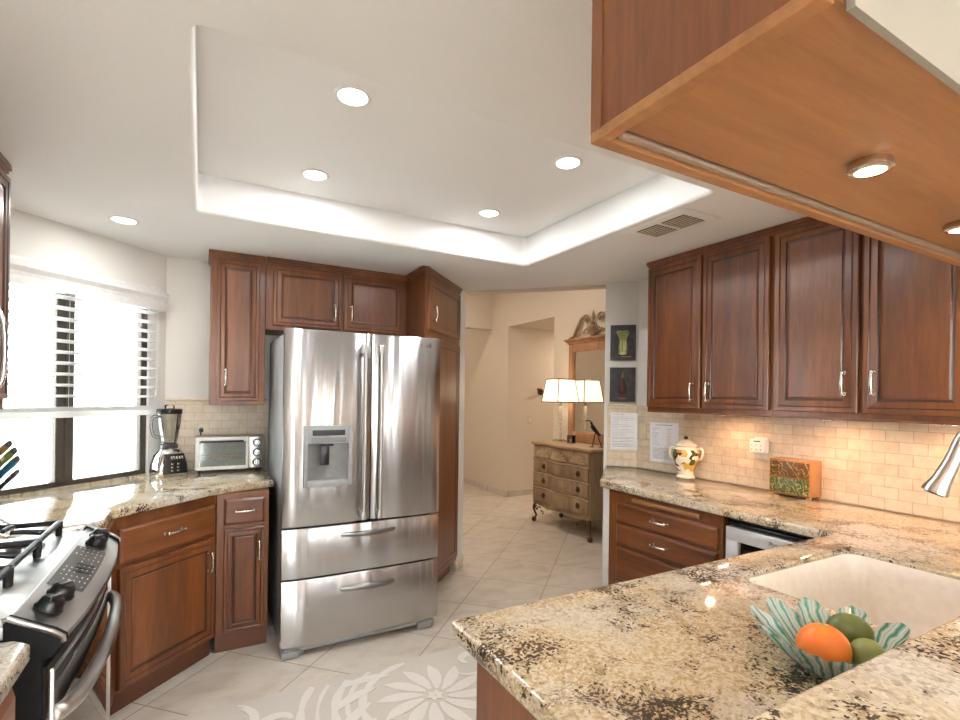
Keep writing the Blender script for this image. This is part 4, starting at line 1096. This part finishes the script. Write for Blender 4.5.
# two pictures on the end wall
M['canvas'] = (lambda tn: (tn.col(tn.ramp(tn.noise(tn.coord(), 30, 4), [(.3, (44, 42, 44)), (.7, (72, 68, 68))])), tn.set(rough=.6), tn.m)[2])(NT('charcoal_canvas'))
M['aub'] = plain('aubergine_purple', (72, 38, 44), rough=.3); M['cel'] = plain('celery_green', (146, 148, 92), rough=.5); M['celp'] = plain('pale_celery', (206, 204, 140), rough=.5); M['pink'] = plain('dusty_pink', (176, 120, 104), rough=.6)
def picture(label, z0, z1, kind):
    t = thing('canvas_picture', label, 'picture', (2.669, 2.831, z0), R(-45)); wd, ht = .182, z1 - z0
    bm = NB(); box(bm, .012, wd + .012, -.022, -.0005, 0, ht, .002); obj('canvas', bm, 'canvas', t, False)
    bm = NB(); cx = .012 + wd / 2
    if kind == 0:
        for k, (dx, a) in enumerate(((-.022, .06), (-.010, .03), (.002, 0), (.013, -.03), (.024, -.06))):
            tube(bm, [(cx + dx * .8, -.023, .05), (cx + dx, -.025, .10), (cx + dx * .8 , -.025, .15), (cx + dx * 1.6, -.024, .20)], [.011, .009, .007, .009], 8)
        for dx in (-.035, -.015, .01, .03): ball(bm, (cx + dx, -.024, .205), .014, 1, .3, 1, 10)
        obj('celery', bm, 'cel', t)
        bm = NB()
        for dx in (-.017, .006, .018): tube(bm, [(cx + dx * .7, -.030, .055), (cx + dx * .9, -.033, .10), (cx + dx, -.032, .145)], [.004, .0045, .002], 6)
        obj('pale_stalk', bm, 'celp', t)
        bm = NB()
        for dx, zz in ((-.03, .195), (-.008, .2), (.018, .197), (.034, .205), (.004, .18)): ball(bm, (cx + dx, -.029, zz), .008, 1.2, .4, 1, 8)
        obj('leaf', bm, 'kgreen', t)
        bm = NB(); ball(bm, (cx, -.025, .052), .028, 1.1, .35, .55, 14); obj('celery_root', bm, 'celp', t)
    else:
        bm2 = NB(); lathe(bm2, [(0, .055), (.018, .06), (.029, .08), (.030, .10), (.022, .13), (.013, .16), (.010, .18), (0, .182)], seg=20); merge(bm, bm2, 0, Matrix.Translation((cx, -.024, 0)) @ Matrix.Diagonal((1, .3, 1, 1))); obj('aubergine', bm, 'aub', t)
        bm = NB(); tube(bm, [(cx, -.025, .178), (cx - .001, -.025, .20), (cx + .004, -.025, .22)], [.008, .005, .003], 8); obj('stem', bm, 'cel', t)
    bm = NB(); box(bm, cx - .03 + (.02 if kind == 0 else 0), cx + .03 + (.03 if kind == 0 else 0), -.0228, -.0215, .022, .027); obj('caption_stroke', bm, 'pink', t, False)
picture('upper dark canvas picture of a celery bunch on the end wall', 1.706, 1.965, 0)
picture('lower dark canvas picture of an aubergine on the end wall', 1.396, 1.650, 1)

# ------------------------------------------------------------------ glass leaf bowl with fruit on the peninsula
def leaf_glass():
    tn = NT('striped_aqua_glass'); v = tn.coord(); 
    sp = tn.n('ShaderNodeSeparateXYZ'); tn.l(v, sp.inputs[0]); ang = tn.math('ARCTAN2', sp.outputs[1], sp.outputs[0])
    n = tn.noise(v, 30, 2); st = tn.math('SINE', tn.math('ADD', tn.math('MULTIPLY', ang, 44), tn.math('MULTIPLY', n, 7)))
    tn.col(tn.ramp(tn.math('MULTIPLY_ADD', st, .5, .5), [(.0, (92, 158, 144)), (.20, (160, 206, 194)), (.5, (214, 230, 222)), (.85, (240, 246, 242)), (1, (190, 216, 214))]))
    tn.set(rough=.06, trans=.55, ior=1.2, coat=.6, coatr=.03); return tn.m
M['leafglass'] = leaf_glass()
t = thing('glass_bowl', 'striped aqua glass leaf-shaped bowl holding fruit beside the sink', 'bowl', (1.064, .497, .9145))
bm = NB(); NA, NTt = 176, 10; lobes = 11
def bowl_pt(i, j, off=0):
    th = 2 * math.pi * i / NA; tt = j / NTt
    lb = abs(math.sin(lobes * th / 2)) ** .7
    big = 1 + .22 * max(0, math.cos(th - R(140))) + .20 * max(0, math.cos(th - R(-12))) + .12 * max(0, math.cos(th - R(55)))
    rmax = (.086 + .038 * lb) * big; zmax = .044 + .022 * lb * (1 + .4 * max(0, math.cos(th - R(100))))
    rib = .0016 * math.sin(44 * th) * tt
    rr = .072 + (rmax - .072) * tt; zz = zmax * (tt ** 1.15) + .004 + rib
    return (rr * math.cos(th), rr * math.sin(th), zz + off)
top = [[bm.verts.new(bowl_pt(i, j)) for j in range(NTt + 1)] for i in range(NA)]
bot = [[bm.verts.new(bowl_pt(i, j, -.0035)) for j in range(NTt + 1)] for i in range(NA)]
for i in range(NA):
    k = (i + 1) % NA
    for j in range(NTt):
        bm.faces.new((top[i][j], top[k][j], top[k][j + 1], top[i][j + 1])); bm.faces.new((bot[i][j], bot[i][j + 1], bot[k][j + 1], bot[k][j]))
    bm.faces.new((top[i][NTt], top[k][NTt], bot[k][NTt], bot[i][NTt]))
bm.faces.new([top[i][0] for i in range(NA)]); bm.faces.new([bot[i][0] for i in range(NA)][::-1])
bmesh.ops.recalc_face_normals(bm, faces=bm.faces[:])
obj('leaf_dish', bm, 'leafglass', t, True, 60)
bm = NB(); lathe(bm, [(.050, .0), (.054, .0015), (.050, .004), (.044, .004), (.044, 0)]); obj('foot_ring', bm, 'leafglass', t)
def fruitmat(name, c1, c2, sc_, bmp, rough=.4):
    tn = NT(name); v = tn.coord(); tn.col(tn.ramp(tn.noise(v, 14, 3), [(.3, c1), (.7, c2)])); tn.set(rough=rough, spec=.5); tn.bump(tn.noise(v, sc_, 2), bmp, .001); return tn.m
M['orange'] = fruitmat('orange_peel', (236, 112, 30), (244, 140, 56), 220, .25); M['avo'] = fruitmat('avocado_skin', (74, 88, 44), (112, 124, 62), 120, .5); M['lime'] = fruitmat('green_lime_skin', (120, 134, 74), (150, 160, 98), 160, .2)
bm = NB(); ball(bm, (0, 0, 0), .0435, 1.04, 1, .97, 28); o = obj('orange', bm, 'orange'); o.location = (1.013, .502, .9145 + .0490); tag(o, 'bright orange fruit at the front of the glass bowl', 'orange')
bm = NB(); ball(bm, (0, 0, .043), .005, 1, 1, .3, 8); obj('stem_scar', bm, 'cel', o)
bm = NB(); ball(bm, (0, 0, 0), .034, 1.2, 1, 1, 24); o = obj('avocado', bm, 'avo'); o.location = (1.118, .507, .9145 + .0540); o.rotation_euler = (0, R(10), R(-40)); tag(o, 'dark green avocado behind the lime in the glass bowl', 'avocado')
bm = NB(); ball(bm, (0, 0, 0), .030, 1.12, 1, 1, 24); o = obj('lime', bm, 'lime'); o.location = (1.065, .453, .9145 + .0430); o.rotation_euler = (0, 0, R(30)); tag(o, 'pale green lime at the right front of the glass bowl', 'lime')

# ------------------------------------------------------------------ rug
M['rug'] = (lambda tn: (tn.col(tn.ramp(tn.noise(tn.coord(), 220, 2), [(.3, (210, 203, 193)), (.7, (219, 213, 204))])), tn.set(rough=.95, spec=.1), tn.bump(tn.noise(tn.coord(), 400, 1), .3, .003), tn.m)[3])(NT('oatmeal_pile'))
M['rugw'] = (lambda tn: (tn.col(tn.ramp(tn.noise(tn.coord(), 220, 2), [(.3, (228, 224, 217)), (.7, (237, 234, 228))])), tn.set(rough=.95, spec=.1), tn.m)[2])(NT('ivory_pile'))
bm = NB(); RX0, RX1, RY0, RY1 = -.12, 1.42, 1.10, 2.53
prism(bm, rrect(RX0, RX1, RY0, RY1, .03), 0.0005, .008, .003)
LZ = [0.0]
def leaf(pts, wds, z=.0105):
    P_ = [Vector((x, y, 0)) for x, y in pts]; A, B = [], []
    for i, p in enumerate(P_):
        d = (P_[min(i + 1, len(P_) - 1)] - P_[max(0, i - 1)]).normalized(); nn = Vector((-d.y, d.x, 0)) * wds[i]
        A.append(p + nn); B.append(p - nn)
    b2 = NB()
    va = [b2.verts.new((v.x, v.y, z)) for v in A]; vb = [b2.verts.new((v.x, v.y, z)) for v in B]; ua = [b2.verts.new((v.x, v.y, .006)) for v in A]; ub = [b2.verts.new((v.x, v.y, .006)) for v in B]
    for i in range(len(P_) - 1):
        for q in ((va[i], va[i + 1], vb[i + 1], vb[i]), (ua[i], va[i], va[i + 1], ua[i + 1]), (ub[i], vb[i], vb[i + 1], ub[i + 1])):
            f_ = b2.faces.new(q); f_.material_index = 1
    bmesh.ops.recalc_face_normals(b2, faces=b2.faces[:])
    zoff = LZ[0] = (LZ[0] + .00007) % .0018
    for v_ in b2.verts: v_.co.z += zoff if v_.co.z > .008 else 0
    for f_ in [f_ for f_ in b2.faces if f_.normal.z < -.5]: f_.normal_flip()
    merge(bm, b2)
def inside(p): return RX0 + .03 < p[0] < RX1 - .03 and RY0 + .03 < p[1] < RY1 - .03
def blossom(cx, cy, r_, n=12):
    for k in range(n):
        a = 2 * math.pi * k / n
        pts = [(cx + math.cos(a + .25 * s) * r_ * (.22 + .78 * s), cy + math.sin(a + .25 * s) * r_ * (.22 + .78 * s)) for s in (0, .25, .5, .75, 1)]
        if all(map(inside, pts)): leaf(pts, [r_ * w_ for w_ in (.03, .09, .12, .10, .01)])
    for k in range(6):
        a = math.pi * k / 3; leaf([(cx + math.cos(a) * r_ * s, cy + math.sin(a) * r_ * s) for s in (.02, .09, .16)], [r_ * w_ for w_ in (.01, .05, .01)])
def scroll(cx, cy, r_, a0, turn, wmax=.022, n=24):
    pts = spiral((cx, cy), r_ * .18, r_, a0, a0 + turn, n)
    w_ = [wmax * (.35 + .65 * math.sin(math.pi * i / n)) * (1 if i < n else .1) for i in range(n + 1)]
    run = []
    for p, q in list(zip(pts, w_)) + [((9, 9), 0)]:
        if inside(p): run.append((p, q))
        else:
            if len(run) > 2: leaf([x for x, _ in run], [y for _, y in run])
            run = []
for cx, cy, r_ in ((.98, 2.16, .27), (.40, 1.62, .22), (1.15, 1.45, .22)): blossom(cx, cy, r_)
for a in ((.33, 2.28, .17, .5, 4.8), (.10, 2.35, .14, 2.8, 4.6), (.28, 2.02, .16, 1.0, 5), (1.27, 2.36, .13, 3.6, -4.8), (1.26, 1.85, .15, 1, 5), (.02, 2.02, .12, 0, 5), (.72, 1.78, .15, 2, -5), (.1, 1.72, .13, 2, 5), (.75, 1.4, .17, 0, 5), (.1, 1.35, .15, 3, 5)):
    scroll(*a); scroll(a[0] + .02, a[1] - .015, a[2] * 1.25, a[3] + 2.4, a[4] * .55, .012)
for k in range(16):
    a = 2 * math.pi * k / 16 + .1; pts = [(.98 + math.cos(a + .5 * s) * (.30 + .17 * s), 2.16 + math.sin(a + .5 * s) * (.30 + .17 * s)) for s in (0, .25, .5, .75, 1)]
    if all(map(inside, pts)): leaf(pts, [.006, .022, .028, .02, .003])
for r_, a0, a1, wd_ in ((.335, 95, 250, .020), (.40, 105, 260, .012), (.455, 120, 262, .022), (.53, 118, 250, .010), (.60, 125, 235, .020)):
    pts = [(.98 + r_ * math.cos(R(a0 + (a1 - a0) * i / 26)), 2.16 + r_ * math.sin(R(a0 + (a1 - a0) * i / 26))) for i in range(27)]
    w_ = [wd_ * (.45 + .55 * abs(math.sin(i * .72))) for i in range(27)]; run = []
    for p, q in list(zip(pts, w_)) + [((9, 9), 0)]:
        if inside(p): run.append((p, q))
        else:
            if len(run) > 2: leaf([x for x, _ in run], [y for _, y in run])
            run = []
o = obj('rug', bm, ['rug', 'rugw'], None, False); tag(o, 'pale floral damask rug on the tiled kitchen floor', 'rug')
# ------------------------------------------------------------------ hallway: dresser, lamp, mirror, ornaments
M['pine'] = wood('weathered_pine', (122, 98, 74), (158, 132, 102), (192, 168, 136), .5, 'z', 0)
M['pinet'] = wood('weathered_pine_top', (156, 126, 94), (184, 154, 120), (206, 180, 148), .4, 'x', 0)
M['shell'] = plain('pale_carved_shell', (190, 164, 132), rough=.6)
M['brass'] = plain('dark_antique_brass', (92, 72, 50), rough=.45, metal=.5)
M['gilt'] = wood('light_gilt_wood', (148, 106, 72), (178, 134, 98), (204, 164, 126), .4, 'z', 0)
M['mirror'] = plain('mirror_glass', (236, 234, 230), metal=1, rough=.02)
DW = .985
def serp(t): return -.028 * math.sin(math.pi * t) * 1.0 - .020 * math.cos(4 * math.pi * t) + .02
def serp_poly(x0, x1, yb, off=0, n=24):
    p = [(x0 + (x1 - x0) * i / n, serp((x0 + (x1 - x0) * i / n) / DW) - off) for i in range(n + 1)]
    return p + [(x1, yb), (x0, yb)]
t = thing('dresser', 'weathered carved wooden dresser with curled iron legs in the hallway', 'dresser', (3.345, 4.75, 0), R(-90))
bm = NB(); prism(bm, serp_poly(.012, DW - .012, .43), .215, .885, .002); cs = obj('case', bm, 'pine', t)
bm = NB()
for k in range(9): box(bm, DW - .0125, DW - .006, .06 + k * .038, .08 + k * .038, .27, .84, .003)
obj('side_fluting', bm, 'pine', cs)
bm = NB(); prism(bm, serp_poly(-.015, DW + .015, .44, .022), .885, .915, .008, 3); obj('top', bm, 'pinet', t)
def curved_front(x0, x1, z0, z1, off, flutes=0):
    bm = NB(); b2 = NB(); n = 60; rows = []
    for i in range(n + 1):
        x = x0 + (x1 - x0) * i / n; fl = .006 * abs(math.sin(flutes * math.pi * i / n)) if flutes and .24 < i / n < .76 else 0
        y = serp(x / DW) - off - fl
        rows.append([b2.verts.new(q) for q in ((x, y + off + .003, z0), (x, y + .004, z0), (x, y, z0 + .006), (x, y, z1 - .006), (x, y + .004, z1), (x, y + off + .003, z1))])
    for A, B in zip(rows, rows[1:]):
        for k in range(5): b2.faces.new((A[k], B[k], B[k + 1], A[k + 1]))
    b2.faces.new(rows[0]); b2.faces.new(rows[-1][::-1]); bmesh.ops.recalc_face_normals(b2, faces=b2.faces[:]); merge(bm, b2); return bm
fr = obj('frieze', curved_front(.03, DW - .03, .735, .87, .012), 'pine', t)
for cx in (.19, .49, .79):
    bm = NB(); y0 = serp(cx / DW) - .013; base = (cx, y0, .752)
    for k in range(9):
        a = R(10 + 20 * k); L = .095 if 1 < k < 7 else .085
        pts = [(cx + math.cos(a) * s * L * 1.5, serp((cx + math.cos(a) * s * L * 1.5) / DW) - .014 - .006 * math.sin(math.pi * s), .752 + math.sin(a) * s * L) for s in (.12, .4, .7, 1)]
        tube(bm, pts, [.005, .010, .014, .009], 8)
    ball(bm, (cx, y0 - .004, .752), .016, 1.2, .6, .8, 12); obj('shell', bm, 'shell', fr)
for z0, z1 in ((.585, .715), (.420, .560), (.255, .395)):
    dwr = obj('drawer', curved_front(.03, DW - .03, z0, z1, .016, 17), 'pine', t)
    bm = NB(); pts = [(x, serp(x / DW) - .014, z1 + .010) for x in [.02 + (DW - .04) * i / 24 for i in range(25)]]; tube(bm, pts, .008, 8); obj('moulding', bm, 'shell', dwr)
    for x in (.20, DW - .20):
        bm = NB(); y = serp(x / DW) - .018; zc = (z0 + z1) / 2
        for k in range(6): a = R(60 * k); ball(bm, (x + .022 * math.cos(a), y - .002, zc + .022 * math.sin(a)), .011, 1, .5, 1, 10)
        ball(bm, (x, y - .014, zc), .014, 1, 1, 1, 12); cyl(bm, (x, y, zc), (x, y - .012, zc), .007, 10); obj('knob', bm, 'brass', dwr)
bm = NB(); b2 = NB(); n = 40; rows = []
for i in range(n + 1):
    tt = i / n; x = .03 + (DW - .06) * tt; zz = .175 + .035 * abs(math.cos(2 * math.pi * tt)) ; y = serp(x / DW)
    rows.append([b2.verts.new(q) for q in ((x, y - .006, zz), (x, y - .006, .22), (x, y + .015, .22), (x, y + .015, zz))])
for A, B in zip(rows, rows[1:]):
    for k in range(4): b2.faces.new((A[k], B[k], B[(k + 1) % 4], A[(k + 1) % 4]))
b2.faces.new(rows[0]); b2.faces.new(rows[-1][::-1]); bmesh.ops.recalc_face_normals(b2, faces=b2.faces[:]); merge(bm, b2); obj('apron', bm, 'pine', t)
for x, y, s in ((.03, .03, 1), (DW - .03, .03, -1), (.03, .40, 1), (DW - .03, .40, -1)):
    bm = NB(); dy = -1 if y < .2 else 0
    tube(bm, spline([(x + s * .02, y, .235), (x - s * .005, y + dy * .02, .20), (x - s * .012, y + dy * .025, .14), (x + s * .008, y + dy * .005, .075), (x - s * .01, y + dy * .02, .035)], 6), [.016] * 6 + [.015] * 6 + [.012] * 6 + [.012] * 7, 10)
    ball(bm, (x - s * .012, y + dy * .022, .028), .028, seg=14); lg = obj('leg', bm, 'brass', t)
    if y < .2:
        bm = NB()
        w2 = [(x + s * (.03 + .10 * i / 14), serp(x / DW) - .002, .175 - .03 * math.sin(math.pi * i / 7) * (1 - i / 20)) for i in range(15)]
        sp_ = spiral((x + s * .165, .13), .004, .03, math.pi * (0 if s < 0 else 1) - s * 5.5, math.pi * (0 if s < 0 else 1), 20)
        tube(bm, [Vector(q) for q in w2] , .006, 8)
        tube(bm, [(a, serp(x / DW) - .002, b) for a, b in sp_], .0055, 8)
        sp2 = spiral((x + s * .055, .205), .004, .026, 0, s * 5.5, 18); tube(bm, [(a, serp(x / DW) - .004, b - .02) for a, b in sp2], .0055, 8)
        obj('iron_scroll', bm, 'brass', lg)

t = thing('wall_mirror', 'tall gilt wooden mirror with a scrolled crest standing behind the dresser lamp', 'mirror', (3.795, 4.635, .9165), R(-90))
MW = .80
bm = NB()
for q in ((0, .075, 0, 1.13), (MW - .075, MW, 0, 1.13), (.075, MW - .075, 0, .115), (.075, MW - .075, 1.03, 1.13)): box(bm, q[0], q[1], -.05, 0, q[2], q[3], .008, 3)
for q in ((.065, .082, .10, 1.045), (MW - .082, MW - .065, .10, 1.045), (.065, MW - .065, .10, .118), (.065, MW - .065, 1.028, 1.045)): box(bm, q[0], q[1], -.042, -.01, q[2], q[3], .004)
obj('frame', bm, 'gilt', t, True)
bm = NB(); box(bm, .07, MW - .07, -.024, -.018, .105, 1.04); obj('glass', bm, 'mirror', t, False)
bm = NB()
for k, o_ in enumerate((.012, .026, .042)): box(bm, -o_, MW + o_, -.05 - o_, 0, 1.125 + k * .018, 1.144 + k * .018, .004)
obj('cornice', bm, 'gilt', t)
cx = MW / 2
for s in (-1, 1):
    cr = NB()
    pts = spline([(cx + s * (MW / 2 + .02), -.03, 1.19), (cx + s * .33, -.03, 1.215), (cx + s * .27, -.03, 1.30), (cx + s * .20, -.03, 1.40), (cx + s * .13, -.03, 1.43)], 8)
    tube(cr, pts, [.013 + .008 * math.sin(math.pi * i / (len(pts) - 1)) for i in range(len(pts))], 10)
    sp_ = spiral((cx + s * .115, 1.385), .005, .045, math.pi / 2 + s * 7, math.pi / 2, 26); tube(cr, [(a, -.035, b) for a, b in sp_], .012, 8)
    cyl(cr, (cx + s * .115, -.06, 1.385), (cx + s * .115, -.005, 1.385), .016, 14)
    for k in range(5):
        sp3 = spiral((cx + s * (.09 + .045 * k), 1.27 - .012 * k), .003, .03 - .003 * k, s * k, s * (k + 5), 14); tube(cr, [(a, -.028, b) for a, b in sp3], .007, 7)
    obj('crest_scroll', cr, 'pine', t)

bm = NB()
for k in range(9):
    a = R(90 + 18 * (k - 4)); tube(bm, [(cx + math.cos(a) * .02, -.04, 1.20 + math.sin(a) * .02), (cx + math.cos(a) * .08, -.05, 1.20 + math.sin(a) * .09), (cx + math.cos(a) * .10, -.04, 1.20 + math.sin(a) * .125)], [.005, .012, .004], 8)
b2 = NB(); lathe(b2, [(.022, 1.185), (.03, 1.20), (.012, 1.22)]); merge(bm, b2, 0, Matrix.Translation((cx, -.035, 0))); obj('carved_palmette', bm, 'pine', t)
bm = NB(); lathe(bm, [(.020, 1.31), (.024, 1.33), (.012, 1.345), (.010, 1.36), (.022, 1.385), (.016, 1.42), (.008, 1.455), (0, 1.485)], (cx, -.035, 0)); obj('finial', bm, 'pine', t)

t = thing('table_lamp', 'lit table lamp with a square cream shade on a crystal column', 'lamp', (3.585, 4.575, .9155), 0)
bm = NB(); box(bm, -.06, .06, -.06, .06, 0, .018, .003); box(bm, -.045, .045, -.045, .045, .018, .03, .003); obj('base', bm, 'chrome', t)
bm = NB()
for k in range(4): lathe(bm, [(.010, .03 + k * .095), (.022, .038 + k * .095), (.022, .115 + k * .095), (.010, .122 + k * .095)], (0, 0, 0), 8)
obj('crystal_column', bm, 'porc', t, False)
bm = NB(); cyl(bm, (0, 0, .03), (0, 0, .47), .005, 10); lathe(bm, [(.018, .42), (.018, .50), (.010, .51)]); obj('stem', bm, 'chrome', t)
bm = NB(); ball(bm, (0, 0, .565), .03, sz=1.2); obj('bulb', bm, 'warmlens', t)
def shade_mat():
    tn = NT('cream_lamp_shade'); tn.t.nodes.remove(tn.b)
    d = tn.n('ShaderNodeBsdfDiffuse'); d.inputs[0].default_value = s2l((250, 240, 222)); tl = tn.n('ShaderNodeBsdfTranslucent'); tl.inputs[0].default_value = s2l((252, 244, 230))
    e_ = tn.n('ShaderNodeEmission'); e_.inputs[0].default_value = s2l((255, 244, 230)); e_.inputs[1].default_value = .32
    mx = tn.n('ShaderNodeMixShader'); mx.inputs[0].default_value = .5; tn.l(d.outputs[0], mx.inputs[1]); tn.l(tl.outputs[0], mx.inputs[2])
    ad = tn.n('ShaderNodeAddShader'); tn.l(mx.outputs[0], ad.inputs[0]); tn.l(e_.outputs[0], ad.inputs[1]); tn.l(ad.outputs[0], tn.out.inputs[0]); return tn.m
M['shade'] = shade_mat()
bm = NB(); z0, z1, h0, h1 = .455, .712, .150, .114
def ring(h, z): return [bm.verts.new((x * h, y * h, z)) for x, y in ((-1, -1), (1, -1), (1, 1), (-1, 1))]
A, B = ring(h0, z0), ring(h1, z1); A2, B2 = ring(h0 - .003, z0), ring(h1 - .003, z1)
for k in range(4):
    j = (k + 1) % 4
    bm.faces.new((A[k], A[j], B[j], B[k])); bm.faces.new((A2[k], B2[k], B2[j], A2[j])); bm.faces.new((A[k], A2[k], A2[j], A[j])); bm.faces.new((B[k], B[j], B2[j], B2[k]))
sh = obj('lamp_shade', bm, 'shade', t, False)
bm = NB()
C4 = ((-1, -1), (1, -1), (1, 1), (-1, 1))
for h, z in ((h0, z0), (h1, z1)):
    for k in range(4):
        a, b = C4[k], C4[(k + 1) % 4]; tube(bm, [(a[0] * h, a[1] * h, z), (b[0] * h, b[1] * h, z)], .0055, 6)
for a in C4: tube(bm, [(a[0] * h0, a[1] * h0, z0), (a[0] * h1, a[1] * h1, z1)], .0055, 6)
obj('shade_piping', bm, 'darkknob', sh)
lamp('lamp_glow', t, (0, 0, .565), P_LAMP, C_LAMP, 'POINT', .04)

t = thing('candle_holder', 'small square glass candle holder on the dresser beside the lamp', 'candle holder', (3.595, 4.375, .9155), R(10))
bm = NB(); box(bm, -.035, .035, -.035, .035, 0, .006); 
for q in ((-.035, .035, -.035, -.031), (-.035, .035, .031, .035), (-.035, -.031, -.031, .031), (.031, .035, -.031, .031)): box(bm, q[0], q[1], q[2], q[3], .006, .085)
obj('glass_box', bm, 'jarglass', t, False)
bm = NB(); cyl(bm, (0, 0, .006), (0, 0, .045), .022); obj('candle', bm, 'cream', t)
bm = NB(); 
for k in range(4):
    a, b = C4[k], C4[(k + 1) % 4]; tube(bm, [(a[0] * .035, a[1] * .035, .086), (b[0] * .035, b[1] * .035, .086)], .003, 6)
obj('metal_rim', bm, 'brass', t)
t = thing('bird_figurine', 'dark metal long-legged bird figurine at the right of the dresser top', 'figurine', (3.50, 3.955, .9155), R(-50))
bm = NB()
tube(bm, spline([(-.115, 0, .262), (-.06, 0, .272), (-.01, 0, .268), (.005, 0, .245), (.02, 0, .205), (.06, 0, .155), (.10, 0, .12)], 6), [.003] * 8 + [.006] * 8 + [.012] * 6 + [.022] * 6 + [.02] * 4 + [.012] * 4 + [.004], 10)
obj('body', bm, 'iron', t)
for dx, e in ((.045, -.03), (.06, .05)):
    bm = NB(); tube(bm, [(dx, .004, .155), (dx + e * .5, .0, .075), (dx + e, 0, .004)], .005, 8); tube(bm, [(dx + e - .03, 0, .004), (dx + e + .02, 0, .004)], .004, 8); obj('leg', bm, 'iron', t)
t = thing('wall_outlet', 'small plate low on the far corridor wall', 'outlet', (4.19, 6.049, 1.09), 0)
bm = NB(); box(bm, -.036, .036, -.006, 0, -.058, .058, .003); obj('plate', bm, 'almond', t)
bm = NB(); box(bm, -.015, .015, -.008, -.005, -.03, .03, .002); obj('socket', bm, 'white', t)
t = thing('wall_hook', 'small dark metal hook on the corridor wall left of the lamp shade', 'hook', (4.37, 6.049, 1.50), 0)
bm = NB(); cyl(bm, (0, 0, 0), (0, -.008, 0), .05, 20); obj('rose', bm, 'brass', t)
bm = NB(); tube(bm, spline([(0, -.008, 0), (-.01, -.05, .02), (-.06, -.07, .035), (-.10, -.06, .04)], 5), .014, 10); obj('arm', bm, 'brass', t)

for x, y, lab in ((2.55, 4.4, 'added recessed light, out of view, in the hallway ceiling nearest the kitchen'), (2.4, 6.0, 'added recessed light, out of view, in the hallway ceiling before the bulkhead'), (2.4, 7.7, 'added recessed light, out of view, in the hallway ceiling beyond the bulkhead')):  # unseen fittings added to brighten the hallway
    t = thing('recessed_light', lab, 'ceiling light', (x, y, 3.1), 0, 'recessed ceiling lights')
    bm = NB(); lathe(bm, [(.058, -.001), (.060, -.006), (.078, -.006), (.083, -.001), (.083, .0), (.058, .0)], seg=40); obj('trim_ring', bm, 'trimw', t)
    bm = NB(); lathe(bm, [(.059, -.0008), (.03, -.003), (0, -.0035)], seg=40); obj('lens', bm, 'lens', t)
    lamp('lamp_beam', t, (0, 0, -.012), P_HALL, C_HALL, size=.13)
t = thing('recessed_light', 'added recessed light, out of view, in the corridor ceiling', 'ceiling light', (5.1, 5.5, 2.42), 0, 'recessed ceiling lights')  # another unseen fitting, added to light the corridor
bm = NB(); lathe(bm, [(.058, -.001), (.060, -.006), (.078, -.006), (.083, -.001), (.083, .0), (.058, .0)], seg=40); obj('trim_ring', bm, 'trimw', t)
bm = NB(); lathe(bm, [(.059, -.0008), (.03, -.003), (0, -.0035)], seg=40); obj('lens', bm, 'lens', t)
lamp('lamp_beam', t, (0, 0, -.012), 6, C_HALL, size=.13)
